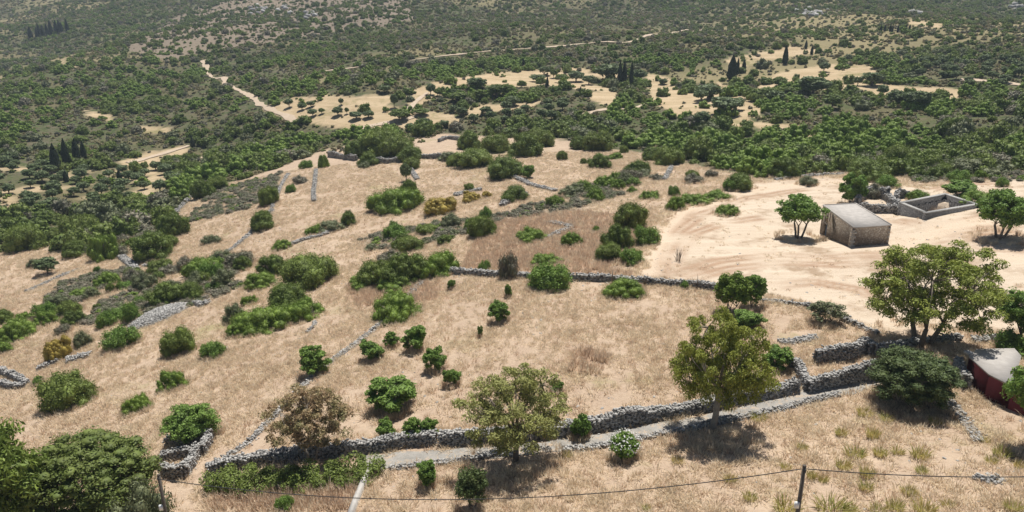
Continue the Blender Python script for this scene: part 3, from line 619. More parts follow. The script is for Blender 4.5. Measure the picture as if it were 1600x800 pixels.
# ------------------------------------------------------------------ buildings
MAT['redpaint'].node_tree.nodes['Principled BSDF'].inputs['Specular IOR Level'].default_value = 0.1
def house():
    FL, FR, BR, BL = (np.array(p) for p in ((49.8, 106.1, 0), (55.95, 107.4, 0), (55.9, 119.4, 0), (50.2, 118.4, 0)))
    zr = 2.75; root = link('stone_house', None, loc=FL); o = FL
    def wall(a, b, zt=zr, zb=-3.2, th=0.5, name='wall', mat='masonry', hole=None):
        a = a - o; b = b - o; d = b - a; ln = np.linalg.norm(d); d = d / ln; nn = np.array([-d[1], d[0], 0])
        mb = MB()
        spans = [(0, ln, zb, zt)] if not hole else [(0, hole[0], zb, zt), (hole[1], ln, zb, zt), (hole[0], hole[1], hole[3], zt), (hole[0], hole[1], zb, hole[2])]
        for s0, s1, z0, z1 in spans:
            c = a + d * (s0 + s1) / 2 + nn * th / 2; c = c + [0, 0, (z0 + z1) / 2]
            mb.box(c, d * (s1 - s0) / 2, nn * th / 2, (0, 0, (z1 - z0) / 2))
        return link(name, mb.data(name, mat), root), d, nn
    wall(FL, FR); wall(FR + [0, 0.52, 0], BR - [0, 0.52, 0]); wall(BR, BL)
    dz = float(H(50.2, 116.4)); 
    A_, B_ = BL - [0, 0.52, 0], FL + [0, 0.52, 0]
    w, d, nn = wall(A_, B_, hole=(1.2, 2.2, dz - 0.1, dz + 2.0))
    dr = link('door', None, root)
    p = A_ - o + d * 1.7 + nn * 0.2
    mb = MB()
    for i in range(4): mb.box(p + d * (-0.37 + i * 0.245) + [0, 0, dz + 0.95], d * 0.115, nn * (0.03 + 0.004 * (i % 2)), (0, 0, 1.0))
    door = link('door_leaf', mb.data('door_leaf', 'blue'), dr)
    mb = MB(); mb.box(p + d * 0.3 - nn * 0.05 + [0, 0, dz + 0.95], d * 0.04, nn * 0.03, (0, 0, 0.09)); link('handle', mb.data('handle', 'dark'), dr)
    mb = MB(); mb.box(p - nn * 0.19 + [0, 0, dz + 2.12], d * 0.75, nn * 0.03, (0, 0, 0.11)); link('lintel', mb.data('lintel', 'cement'), dr)
    # drain pipe down the side wall
    mb = MB(); q = A_ - o + d * 3.0 - nn * 0.06
    mb.tube([q + [0, 0, zr - 0.05], q + [0, 0, 1.9], q + [0, 0, 1.2]], 0.05); link('drain_pipe', mb.data('drain_pipe', 'dark'), root)
    # roof slab, with a thin raised rim on three sides
    cen = (FL + FR + BR + BL) / 4 - o; out = [(p - o - cen) * 1.02 + cen + [0, 0, zr + 0.16] for p in (FL, FR, BR, BL)]
    mb = MB(); mb.prism(out, zr + 0.002); rf = link('roof', mb.data('roof', 'cement'), root)
    for i, (a, b) in enumerate(((0, 3), (3, 2), (1, 2))):
        a, b = out[a], out[b]; d_ = b - a; l_ = np.linalg.norm(d_); d_ = d_ / l_; n_ = np.array([-d_[1], d_[0], 0]); inn = cen + [0, 0, zr + 0.16] - a; n_ = n_ * np.sign(n_ @ inn)
        sh = 0.09 if i != 1 else -0.1
        mb = MB(); mb.box((a + b) / 2 + n_ * 0.09 + [0, 0, 0.042], d_ * (l_ / 2 - (0.002 if i != 1 else 0.19)), n_ * 0.088, (0, 0, 0.04)); link('roof_rim', mb.data('roof_rim', 'cement'), rf)
    # rough corner stones
    rng = np.random.default_rng(3)
    for c, di in ((FL - o, (1, 0.2)), (FR - o, (-1, 0.1))):
        for k in range(9):
            mb = MB(); lng = 0.32 if k % 2 else 0.2
            mb.box(c + np.array([di[0] * (lng - 0.03), 0.16 if k % 2 else 0.28, -0.35 + k * 0.34]), (lng, 0.06, 0), (-0.035, 0.2 if k % 2 else 0.32, 0), (0, 0, 0.15)); link('quoin', mb.data('quoin', 'stone'), root)
    tag(root, 'flat roofed brown stone house with blue door standing on the mown field', 'house')
house()
def rectangle_ruin():
    zt = 2.0; o = np.array([66.0, 116.5, 0])
    C = [np.array(p) for p in ((66.0, 116.5, 0), (77.7, 122.0, 0), (75.9, 129.5, 0), (64.9, 123.3, 0))]
    root = link('roofless_house', None, loc=o); cen = sum(C) / 4
    for i in range(4):
        a, b = C[i], C[(i + 1) % 4]; d = b - a; l = np.linalg.norm(d); d = d / l; n_ = np.array([-d[1], d[0], 0]); th = 0.6
        mb = MB(); s0 = 0 if i % 2 == 0 else th + 0.004; zb = -4.6
        mid = (a + b) / 2 - o + n_ * th / 2
        mb.box(mid + [0, 0, (zt + zb) / 2], d * (l / 2 - s0), n_ * th / 2, (0, 0, (zt - zb) / 2)); wl_ = link('wall', mb.data('wall', 'masonryg'), root)
        mb = MB(); mb.box(mid + [0, 0, zt + 0.063], d * (l / 2 - s0 + (0.03 if i % 2 == 0 else 0)), n_ * (th / 2 + 0.03), (0, 0, 0.06)); link('coping', mb.data('coping', 'stone'), wl_)
        # inner ledge where the vanished floor rested
        mb = MB(); k = int(l / 0.7)
        for j in range(k):
            hgt = -0.75 + 0.1 * math.sin(j * 2.3 + i)
            mb.box(mid + d * (-(l / 2) + (j + 0.5) * l / k) * 0.86 + n_ * (th / 2 + 0.125) + [0, 0, (zt + hgt + zb) / 2], d * (l / k * 0.42), n_ * 0.118, (0, 0, (zt + hgt - zb) / 2))
        link('ledge', mb.data('ledge', 'masonryg'), wl_)
    # solid dark panel and disc, painted shade of a door gap and round hole
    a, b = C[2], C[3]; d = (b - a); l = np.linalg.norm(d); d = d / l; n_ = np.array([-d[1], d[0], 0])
    mb = MB(); p = a - o + d * l * 0.62 + n_ * 0.9; mb.box(p + [0, 0, -0.3], d * 0.55, n_ * 0.05, (0, 0, 1.1)); link('door_shade_panel', mb.data('door_shade_panel', 'dark'), root)
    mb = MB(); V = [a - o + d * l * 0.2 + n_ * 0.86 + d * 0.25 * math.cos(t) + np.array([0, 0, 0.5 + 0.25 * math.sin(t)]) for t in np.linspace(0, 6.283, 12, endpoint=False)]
    V2 = [v + n_ * 0.03 for v in V]; mb.add(V + V2, [(i, (i + 1) % 12, 12 + (i + 1) % 12, 12 + i) for i in range(12)], [(12, 12 + i, 13 + i) for i in range(1, 11)]); link('hole_shade_disc', mb.data('hole_shade_disc', 'dark'), root)
    tag(root, 'roofless rectangular grey stone house with pale coping on its walls', 'ruin')
rectangle_ruin()
def red_hut():
    zr = 3.3
    top = [on_plane(a, b, zr) for a, b in ((1514, 556), (1526, 545), (1585, 544), (1596, 556), (1582, 603), (1545, 584))]
    o = top[0].copy(); o[2] = 0.6; root = link('red_hut', None, loc=o)
    T = [np.array(p) - o for p in top]
    mb = MB(); mb.prism([T[i] for i in (0, 5, 4, 3, 2, 1)], zr - o[2] - 0.16); rf = link('roof', mb.data('roof', 'cement'), root)
    ext = T[4] + (T[4] - T[5]) * 1.6
    chain = [T[0], T[5], T[4], ext]
    for i in range(3):
        a, b = chain[i].copy(), chain[i + 1].copy(); d = b - a; d[2] = 0; l = np.linalg.norm(d); d = d / l; n_ = np.array([-d[1], d[0], 0]); n_ = n_ * np.sign(n_ @ (T[2] - a))
        zt = zr - o[2] - 0.163 - 0.002 * i if i < 2 else zr - o[2] - 0.3; zb = -2.4
        c = (a + b) / 2 + n_ * 0.16; c[2] = (zt + zb) / 2
        mb = MB(); mb.box(c, d * (l / 2 + 0.01), n_ * (0.12 - 0.003 * i), (0, 0, (zt - zb) / 2)); link('wall', mb.data('wall', 'redpaint'), root)
    mb = MB(); mb.box(T[0] * 0.75 + T[1] * 0.25 + [-0.1, 0.25, 0.0], (0.25, 0.07, 0), (-0.08, 0.3, 0), (0, 0, 0.15)); link('chimney_stub', mb.data('chimney_stub', 'cementp'), root)
    for a, b, m in ((T[0], T[1], 'stonec'), (T[1], T[2], 'stonec'), (T[2], T[3], 'stonec')):
        d = b - a; d[2] = 0; l = np.linalg.norm(d); d = d / l; n_ = np.array([-d[1], d[0], 0]); n_ = n_ * np.sign(n_ @ (T[5] - a)); zt, zb = zr - o[2] - 0.164, -2.2
        c = (a + b) / 2 + n_ * 0.3; c[2] = (zt + zb) / 2; mb = MB(); mb.box(c, d * (l / 2 - 0.35), n_ * 0.12, (0, 0, (zt - zb) / 2)); link('wall', mb.data('wall', m), root)
    tag(root, 'dark red walled hut with flat pale concrete roof beside the tamarisk', 'hut')
red_hut()

# ------------------------------------------------------------------ poles and cable
def pole(px, py, hgt, label):
    lo, hi = 0, 0
    z = 0.0
    for _ in range(30):
        t = on_plane(px, py, z + hgt); z = float(H(t[0], t[1]))
    root = link('utility_pole', None, loc=(t[0], t[1], z))
    mb = MB(); mb.tube([(0, 0, -0.4), (0, 0, hgt * 0.5), (0, 0, hgt)], [0.15, 0.13, 0.11], 10); link('post', mb.data('post', 'wood', True), root)
    mb = MB(); mb.tube([(0, 0, hgt - 0.002), (0, 0, hgt + 0.05)], [0.12, 0.10], 10); link('cap', mb.data('cap', 'wood'), root)
    mb = MB(); mb.box((0, -0.16, hgt - 0.22), (0.05, 0, 0), (0, 0.05, 0), (0, 0, 0.09)); link('cable_clamp', mb.data('cable_clamp', 'wire'), root)
    mb = MB(); mb.box((-0.17, -0.12, hgt - 2.6), (0.13, 0, 0), (0, 0.07, 0), (0, 0, 0.2)); link('meter_box', mb.data('meter_box', 'white'), root)
    tag(root, label, 'pole'); return np.array([t[0], t[1], z + hgt - 0.2])
p1 = pole(248, 742, 7.5, 'dark wooden utility pole standing against the carob and grey green bush')
p2 = pole(1257, 728, 8.0, 'dark wooden utility pole in the straw field with a white box')
def cable(a, b, sag, label):
    t = np.linspace(0, 1, 60); P = a[None] * (1 - t)[:, None] + b[None] * t[:, None]; P[:, 2] -= sag * 4 * t * (1 - t); c = P[0].copy()
    mb = MB(); mb.tube(P - c, 0.028, 6); tag(link('overhead_cable', mb.data('overhead_cable', 'wire', True), loc=c), label, 'cable')
cable(p1 + [0, -0.18, 0], p2 + [-0.14, 0, 0], 1.9, 'black overhead cable sagging between the two wooden poles')
e = on_plane(1720, 741, p2[2] - 0.2); cable(p2 + [0.14, 0, 0], e, 0.35, 'black overhead cable leaving the pole over the straw field')

# ------------------------------------------------------------------ vegetation prototypes (unit width 1, height 1)
def norm_unit(V):
    lo = np.percentile(V, 1, axis=0); hi = np.percentile(V, 99, axis=0); return lo, hi
def bush_mesh(name, mat, seed, nl, lobes, leaf, spread=0.55, up=0.4, core=0.80, jag=0.15, asp=1.6, droop=0.0, flat=1.0, lm=2.4):
    rng = np.random.default_rng(seed)
    lobes = int(lobes * lm); d = unit(rng, lobes); d[:, 2] = np.abs(d[:, 2]) * 0.95 - 0.05
    env = 0.58 + 0.78 * vnoise(d[:, 0] * 1.7 + seed, d[:, 1] * 1.6 + d[:, 2], seed)
    c = d * (env * (0.62 + 0.3 * rng.random(lobes)) * spread / 0.55)[:, None]; r = (0.15 + 0.17 * rng.random(lobes)) * (16 / lobes) ** 0.22 * 1.25
    c = np.r_[c, [[0, 0, 0.1]]]; r = np.r_[r, 0.5]
    c[:, 2] = c[:, 2] * flat + up * 0.5
    w = r ** 2 / (r ** 2).sum(); li = rng.choice(len(r), int(nl * 2.2), p=w)
    u = unit(rng, len(li)); p = c[li] + u * r[li, None] * (1 + jag * rng.normal(size=(len(li), 1)))
    dist = np.linalg.norm(p[:, None] - c[None], axis=2) / r[None]; dist[np.arange(len(li)), li] = 9
    keep = (dist.min(1) > 0.9) & (p[:, 2] > -0.05); p = p[keep][:nl]; u = u[keep][:nl]; k = len(p); sp_ = rng.random(k) < 0.10; p[sp_] += u[sp_] * (0.16 * rng.random((sp_.sum(), 1))) + [0, 0, 0.03]
    nn = u * 0.7 + rng.normal(size=(k, 3)) * 0.75; nn[:, 2] += 0.25
    s = leaf * (0.6 + 0.8 * rng.random(k))
    V, Q = leaves(p, nn, s * asp, s, rng, droop)
    parts = [V]; fs = [Q]; nV = len(V)
    if core:
        for ci, ri in zip(c, r):
            cv = ci + IV2 * ri * core * (0.9 + 0.2 * rng.random((len(IV2), 1))); cv[:, 2] = np.maximum(cv[:, 2], 0.0)
            parts.append(cv); fs.append(IT2 + nV); nV += len(cv)
    V = np.concatenate(parts); lo, hi = norm_unit(V)
    V[:, :2] = (V[:, :2] - (lo[:2] + hi[:2]) / 2) / (hi[:2] - lo[:2]); V[:, 2] = (V[:, 2] - max(0, lo[2])) / (hi[2] - max(0, lo[2]))
    V[:, 2] = np.maximum(V[:, 2], -0.03)
    return mesh(name, V, fs, mat)
def limb_tubes(mb, base, fork, tips, r0, rng, sides=6, mid=0.45):
    mb.tube([base, base * 0.5 + fork * 0.5 + rng.normal(size=3) * 0.006, fork], [r0, r0 * 0.85, r0 * 0.75], sides)
    for t in tips:
        m = fork + (t - fork) * mid + np.array([0, 0, 0.04]) + rng.normal(size=3) * 0.02
        mb.tube([fork, m, t], [r0 * 0.5, r0 * 0.28, r0 * 0.08], max(4, sides - 2))
def tree_mesh(seed, mat, bark, nclump, per, crad, leaf, asp, trunk_h, shape, droop=0.3, r0=0.03, limbs=6, shell=0.6, core=0.0, flatclump=0.75, lean=(0, 0), nstem=1, lowcut=-0.75, dent=0.84):
    """returns (trunk mesh, crown mesh): limbs carry clumps of leaves; crown fills an ellipsoid (cx,cy,cz,rx,ry,rz)"""
    rng = np.random.default_rng(seed)
    cx, cy, cz, rx, ry, rz = shape; C0 = np.array([cx, cy, cz]); R = np.array([rx, ry, rz])
    u = unit(rng, nclump * 3); rad = shell + (1 - shell) * rng.random(len(u)) ** 0.7
    bumps = unit(rng, 9); bv = (u @ bumps.T > 0.8).any(1); rad = rad * np.where(bv, 1.0, dent)
    keep = u[:, 2] > lowcut; tips = (C0 + (u * rad[:, None] - u * 0.0) * R * (1 - crad / np.max(R)))[keep]
    # spread the clumps apart
    sel = [0]
    for i in range(1, len(tips)):
        if len(sel) >= nclump: break
        if np.min(np.linalg.norm(tips[sel] - tips[i], axis=1)) > crad * 0.75: sel.append(i)
    tips = tips[sel]
    mb = MB()
    fork = np.array([cx * 0.6 + lean[0], cy * 0.6 + lean[1], trunk_h])
    lim = []
    for j in range(limbs):
        a = j / limbs * 6.283 + rng.random() * 0.7
        lim.append(C0 + np.array([math.cos(a) * rx * 0.5, math.sin(a) * ry * 0.5, (rng.random() * 0.9 - 0.45) * rz]))
    lim.append(C0 + np.array([0, 0, rz * 0.35])); lim = np.array(lim)
    if nstem == 1:
        limb_tubes(mb, np.array([0, 0, -0.03]), fork, lim, r0, rng, 8)
    else:
        for j in range(nstem):
            a = j / nstem * 6.283; bse = np.array([math.cos(a) * r0 * 1.6, math.sin(a) * r0 * 1.6, -0.03]); fk = fork + np.array([math.cos(a), math.sin(a), 0]) * r0 * 4
            limb_tubes(mb, bse, fk, lim[j::nstem], r0 * 0.7, rng, 7)
    for t in tips:
        i = np.argmin(np.linalg.norm(lim - t, axis=1)); a = lim[i]; m = (a + t) / 2 + rng.normal(size=3) * 0.015
        mb.tube([a, m, t], [r0 * 0.14, r0 * 0.08, r0 * 0.03], 4)
    P = []; Nn = []
    for t in tips:
        k = int(per * (0.6 + 0.8 * rng.random())); uu = unit(rng, k); rr = rng.random(k) ** 0.45
        p = t + uu * rr[:, None] * crad * np.array([1, 1, flatclump]) * (0.75 + 0.5 * rng.random()); p[:, 2] -= 0.35 * crad * (rr ** 2) * droop
        P.append(p); Nn.append(uu * 0.7 + rng.normal(size=(k, 3)) * 0.6 + np.array([0, 0, 0.3]))
    P = np.concatenate(P); Nn = np.concatenate(Nn); k = len(P); s = leaf * (0.6 + 0.8 * rng.random(k))
    V, Q = leaves(P, Nn, s * asp, s, rng, droop); fs = [Q]; parts = [V]; nV = len(V)
    if core:
        for t in tips:
            cv = t + IV * crad * core * np.array([1, 1, flatclump]) * (0.8 + 0.4 * rng.random((12, 1))); parts.append(cv); fs.append(IT + nV); nV += 12
    V = np.concatenate(parts)
    return mb.data('trunk', bark, True), mesh('crown', V, fs, mat)
def cypress_mesh(seed):
    rng = np.random.default_rng(seed); k = 2600; z = rng.random(k) ** 0.9; prof = np.interp(z, [0, 0.06, 0.25, 0.6, 0.85, 1], [0.25, 0.42, 0.5, 0.38, 0.18, 0.02])
    th = rng.random(k) * 6.283; b = 0.85 + 0.22 * vnoise(th * 1.2 + z * 3, z * 7, seed); r = prof * b * (0.9 + 0.12 * rng.random(k))
    p = np.stack([np.cos(th) * r, np.sin(th) * r, 0.03 + 0.97 * z], -1); nn = np.stack([np.cos(th), np.sin(th), np.full(k, 0.35)], -1) + rng.normal(size=(k, 3)) * 0.35
    s = 0.09 * (0.6 + 0.8 * rng.random(k)); V, Q = leaves(p, nn, s, s * 0.9, rng); V[:, 2] = p.repeat(4, 0)[:, 2] + (V[:, 2] - p.repeat(4, 0)[:, 2]) * 0.45
    zz = np.linspace(0, 1, 9); rr = np.interp(zz, [0, 0.06, 0.25, 0.6, 0.85, 1], [0.25, 0.42, 0.5, 0.38, 0.18, 0.02]) * 0.8; ns = 10; th = np.arange(ns) / ns * 6.283
    cv = np.stack([np.cos(th)[None] * rr[:, None], np.sin(th)[None] * rr[:, None], np.repeat(0.03 + 0.95 * zz[:, None], ns, 1)], -1).reshape(-1, 3)
    cq = [(i * ns + j, i * ns + (j + 1) % ns, (i + 1) * ns + (j + 1) % ns, (i + 1) * ns + j) for i in range(8) for j in range(ns)]
    crown = mesh('crown', np.r_[V, cv], [Q, np.array(cq) + len(V)], 'cypress')
    mb = MB(); mb.tube([(0, 0, -0.03), (0, 0, 0.12)], [0.1, 0.08], 6); return mb.data('trunk', 'bark'), crown
def stem_mesh(seed):
    rng = np.random.default_rng(seed); mb = MB()
    for j in range(5):
        a = rng.random() * 6.28; t = np.array([math.cos(a) * 0.28, math.sin(a) * 0.28, 0.5 + 0.2 * rng.random()])
        mb.tube([np.array([math.cos(a) * 0.03, math.sin(a) * 0.03, -0.05]), t * 0.5 + rng.normal(size=3) * 0.03, t], [0.028, 0.02, 0.01], 5)
    return mb.data('stem', 'bark', True)
PROTO = {}
PROTO['dome'] = [bush_mesh('foliage', 'dome' if i % 2 else 'domeb', 100 + i, 8500, 16 + 3 * i, 0.038) for i in range(4)]
PROTO['mat'] = [bush_mesh('foliage', 'mat', 120 + i, 8000, 26, 0.032, spread=0.75, flat=0.6, up=0.1) for i in range(3)]
PROTO['grey'] = [bush_mesh('foliage', 'greyg', 140 + i, 4200, 12, 0.04, core=0.7, jag=0.16) for i in range(2)]
PROTO['twig'] = [bush_mesh('foliage', 'grey', 150 + i, 3200, 12, 0.04, core=0.7, jag=0.16, asp=3.0) for i in range(2)]
PROTO['yellow'] = [bush_mesh('foliage', 'yellow', 160, 7000, 40, 0.028, flat=0.8, lm=3.5)]
PROTO['loose'] = [bush_mesh('foliage', 'almond', 170 + i, 4200, 20, 0.055, core=0.6, jag=0.2, asp=2.0, spread=0.62) for i in range(3)]
STEMS = [stem_mesh(i) for i in range(3)]
FAR = {'dome': [bush_mesh('foliage', 'dome' if i % 2 else 'domeb', 200 + i, 900, 10, 0.10, core=0.88) for i in range(4)],
       'mat': [bush_mesh('foliage', 'mat', 210 + i, 800, 14, 0.09, core=0.88, spread=0.7) for i in range(2)],
       'grey': [bush_mesh('foliage', 'greyg', 220 + i, 700, 10, 0.10, core=0.8) for i in range(2)],
       'twig': [bush_mesh('foliage', 'grey', 225 + i, 700, 10, 0.09, core=0.75, asp=2.2) for i in range(2)]}
TREE = {'almond': [tree_mesh(300 + i, 'almond', 'bark', 46, 130, 0.12, 0.036, 2.6, 0.10, (0, 0, 0.5, 0.58, 0.56, 0.54), r0=0.03, core=0.2, limbs=6, droop=0.2, nstem=3, lowcut=-0.95, shell=0.35, dent=0.6) for i in range(3)],
        'olive': [tree_mesh(320 + i, 'olive', 'bark', 26, 70, 0.16, 0.06, 2.2, 0.18, (0, 0, 0.6, 0.5, 0.5, 0.4), r0=0.04, core=0.6, limbs=5, droop=0.3) for i in range(3)],
        'green': [tree_mesh(340 + i, 'dome', 'bark', 40, 110, 0.15, 0.045, 1.6, 0.18, (0, 0, 0.58, 0.5, 0.5, 0.42), r0=0.035, core=0.6, limbs=6, droop=0.2) for i in range(2)],
        'cypress': [cypress_mesh(360 + i) for i in range(3)]}

# ------------------------------------------------------------------ placing single plants
CNT = {}; SKIRT = []
def base_of(px, py): return hit([px], [py])[0]
def metre(p): return float(project(p)[2]) / F_PX            # metres spanned by one survey pixel at that point
NAME = {'dome': 'evergreen_shrub', 'mat': 'spreading_shrub', 'grey': 'grey_shrub', 'twig': 'twiggy_shrub', 'yellow': 'flowering_cushion', 'loose': 'leafy_shrub'}
DESC = {'dome': 'dense dark green rounded shrub', 'mat': 'low bright green spreading shrub', 'grey': 'grey green shrub', 'twig': 'grey twiggy half dry shrub', 'yellow': 'yellow flowering cushion shrub', 'loose': 'loose leafy green shrub'}
MARKS = [(1335,350,'beside the flat roofed house'),(1465,318,'behind the roofless house'),(1240,280,'along the back of the mown field'),(1080,310,'on the edge of the mown field'),(970,380,'at the mown field corner'),(880,370,'in the russet grass'),(860,300,'in the grey scrub strip of the upper terraces'),
 (620,250,'on the big evergreen clump at the terrace wall'),(770,245,'around the end of the grey terrace wall'),(930,240,'at the scrub edge of the upper straw terrace'),(700,320,'by the yellow flowering cushions'),(620,320,'by the low clump of the top terrace'),(490,290,'near the upright stone row of the top terrace'),(510,360,'along the curved low stone wall'),
 (420,330,'at the straight stone row'),(300,320,'at the pale stone wall above the valley'),(200,410,'around the pale boulders'),(100,390,'on the lip above the olive valley'),(330,440,'in the grey thicket of the straw slope'),(440,480,'around the long green mat'),(620,430,'in the wide thicket above the terrace corner'),(780,440,'on the long terrace wall'),
 (190,510,'by the pale stone heap'),(80,520,'on the straw slope near the low stone pen'),(60,590,'near the collapsed pile of brown stones'),(330,540,'on the open straw slope'),(700,560,'among the almond trees of the straw field'),(1150,480,'under the mown field bank'),(1540,270,'beyond the field edge with grey scrub'),
 (1050,225,'in the thicket beyond the upper terraces'),(1200,235,'in the thicket behind the mown field'),(1400,230,'in the thicket behind the stone house'),(1560,230,'in the thicket behind the roofless house field'),(900,210,'in the thicket under the valley tracks'),(480,235,'in the thicket over the top terrace corner'),(380,265,'in the thicket below the dirt track bend'),(250,320,'in the thicket above the pale stone wall'),(90,350,'in the thicket under the olive grove'),
 (100,260,'among the olives by the cypress pair'),(240,245,'around the pale clearing in the valley'),(330,190,'in the valley below the winding track'),(150,190,'in the deep valley scrub'),(560,195,'under the lower straw field'),(680,200,'beside the forked dirt track'),(780,190,'among the olives under the straw fields'),(980,180,'by the pale path in the valley'),(1120,185,'around the straw field with lone trees'),(1300,190,'in the scrub under the hillside field'),(1480,180,'in the scrub under the olive rows'),
 (520,175,'on the lower straw field with lone trees'),(680,150,'on the straw field crossed by a track'),(820,130,'on the upper straw field'),(960,130,'around the close cypress pair'),(1100,160,'on the straw field with lone trees'),(1150,125,'around the shaggy conifer'),(1290,135,'on the hillside field'),(1400,160,'at the low end of the hillside field'),(1520,110,'in the olive rows by the hillside track'),
 (500,80,'on the scrub slope above the hill track'),(800,60,'on the olive brown hillside above the hill track'),(1100,60,'around the end of the hill track'),(1400,60,'under the far limestone crags'),(300,80,'below the rocky hilltop'),(100,100,'on the slope under the cypress row')]
MARK_XY = np.array([(a, b * 1.6) for a, b, c in MARKS], float)
def zone(px, py): return MARKS[int(np.argmin(((MARK_XY - [px, py * 1.6]) ** 2).sum(1)))][2]
def sized(wm): return 'tiny ' if wm < 1.5 else 'small ' if wm < 2.6 else '' if wm < 4.0 else 'large ' if wm < 5.5 else 'very large '
def shrub(px, py, w, h, kind='dome', label=None, p=None, far=False, wm=None, hm=None):
    p = base_of(px, py) if p is None else p; m = metre(p); i = CNT[kind] = CNT.get(kind, 0) + 1
    W_, H_ = (w * m, h * m / 0.96) if wm is None else (wm, hm)
    rot = (i * 2.399) % 6.283
    if m < 0.16: SKIRT.append((p[0], p[1], W_ * 0.5))
    lab = label or sized(W_) + DESC[kind] + ' ' + zone(px, py); grp = None if label else DESC[kind] + 's ' + zone(px, py)
    if far or m > 0.16:
        src = FAR[kind] if (far and kind in FAR) else PROTO[kind]
        o = link(NAME[kind], src[i % len(src)], loc=(p[0], p[1], p[2] - 0.06 * H_), rot=rot, scl=(W_, W_, H_))
    else:
        o = link(NAME[kind], None, loc=(p[0], p[1], p[2] - 0.04 * H_), rot=rot)
        o.scale = (W_, W_, H_)
        link('foliage', PROTO[kind][i % len(PROTO[kind])], o); link('stem', STEMS[i % 3], o)
    return tag(o, lab, 'shrub', grp)
def tree(px, py, w, h, kind, label, group=None, name=None, cat='tree', p=None, proto=None, far_=False):
    p = base_of(px, py) if p is None else p; m = metre(p); i = CNT[kind] = CNT.get(kind, 0) + 1
    
    if m < 0.13 and not far_: SKIRT.append((p[0], p[1], w * m * 0.38))
    src = proto or TREE[kind][i % len(TREE[kind])]
    o = link(name or kind + '_tree', None, loc=(p[0], p[1], p[2]), rot=(i * 2.399) % 6.283 if proto is None else 0); o.scale = (w * m, w * m, h * m)
    link('trunk', src[0], o); link('crown', src[1], o)
    return tag(o, label, cat, group)

# --- the big trees of the lane (each its own build; unit = metres spanned by the crown width / height)
def big(px, py, w, h, label, name, **k):
    return tree(px, py, w, h, name, label, name=name, proto=tree_mesh(**k))
big(1113, 670, 172, 205, 'tall olive green eucalyptus standing at the lane wall with a thick pale trunk', 'eucalyptus_tree', seed=421, mat='euc', bark='barkp', lowcut=-0.8, nclump=170, per=230, crad=0.062, leaf=0.0088, asp=2.8, trunk_h=0.3, shape=(0.04, 0, 0.56, 0.52, 0.5, 0.46), r0=0.034, limbs=8, shell=0.35, droop=0.9)
big(806, 720, 200, 164, 'broad pale yellowish eucalyptus overhanging the lane between two stone walls', 'eucalyptus_tree', seed=402, mat='eucy', bark='bark', lowcut=-0.95, nclump=155, per=170, crad=0.06, leaf=0.0088, asp=2.8, trunk_h=0.28, shape=(0, 0, 0.56, 0.52, 0.5, 0.48), r0=0.026, limbs=8, shell=0.35, droop=0.9)
big(488, 718, 152, 132, 'brownish half dry eucalyptus beside the bramble hedge', 'eucalyptus_tree', seed=403, mat='eucb', bark='barkp', lowcut=-0.9, nclump=125, per=140, crad=0.065, leaf=0.011, asp=2.8, trunk_h=0.22, shape=(0, 0, 0.58, 0.52, 0.5, 0.46), r0=0.022, limbs=7, shell=0.35, droop=0.9, nstem=3)
big(1440, 537, 226, 172, 'big fresh green eucalyptus between the mown field and the tamarisk', 'eucalyptus_tree', seed=404, mat='eucg', bark='bark', lowcut=-0.85, nclump=200, per=220, crad=0.058, leaf=0.0078, asp=2.8, trunk_h=0.2, shape=(0.02, 0, 0.58, 0.52, 0.5, 0.46), r0=0.028, limbs=8, shell=0.4, droop=0.9, nstem=3)
big(1423, 632, 150, 95, 'dark blue green feathery tamarisk at the end of the lane', 'tamarisk_bush', seed=405, mat='tam', bark='bark', nclump=200, per=190, crad=0.085, leaf=0.0105, asp=3.0, trunk_h=0.12, shape=(0, 0, 0.48, 0.5, 0.5, 0.52), r0=0.03, limbs=8, shell=0.3, droop=0.1, core=0.5)
big(150, 810, 215, 148, 'huge domed olive brown carob tree behind the left utility pole'.replace('left ', ''), 'carob_tree', seed=406, mat='carob', bark='bark', nclump=190, per=190, crad=0.085, leaf=0.012, asp=1.7, trunk_h=0.16, shape=(0, 0, 0.5, 0.52, 0.5, 0.5), r0=0.035, limbs=9, shell=0.62, droop=0.1, core=0.62)
big(8, 880, 190, 262, 'light green pine with open layered boughs beside the carob', 'pine_tree', seed=407, mat='pine', bark='bark', nclump=110, per=150, crad=0.105, leaf=0.014, asp=3.2, trunk_h=0.12, shape=(0, 0, 0.55, 0.5, 0.5, 0.48), r0=0.026, limbs=9, shell=0.4, droop=0.0, core=0.35, flatclump=0.55)
big(303, 690, 98, 66, 'vivid green bushy tree above the small stone pen', 'green_tree', dent=0.68, seed=408, mat='almond', bark='bark', nclump=120, per=150, crad=0.095, leaf=0.0175, asp=2.0, trunk_h=0.14, shape=(0, 0, 0.55, 0.5, 0.5, 0.46), r0=0.03, limbs=7, shell=0.45, droop=0.3, core=0.45, nstem=3)
big(1247, 372, 88, 74, 'round crowned tree on bare trunks beside the stone house', 'almond_tree', dent=0.68, seed=409, mat='almond', bark='bark', nclump=90, per=120, crad=0.10, leaf=0.0234, asp=2.0, trunk_h=0.3, shape=(0, 0, 0.64, 0.5, 0.5, 0.36), r0=0.03, limbs=7, shell=0.4, droop=0.3, core=0.3, nstem=3)
big(1562, 372, 92, 84, 'leafy tree with shaded trunk on the mown field near the roofless house', 'almond_tree', dent=0.68, seed=410, mat='almond', bark='bark', nclump=90, per=120, crad=0.10, leaf=0.0234, asp=2.0, trunk_h=0.22, shape=(0.03, 0, 0.58, 0.52, 0.5, 0.42), r0=0.035, limbs=7, shell=0.4, droop=0.3, core=0.35, nstem=3)
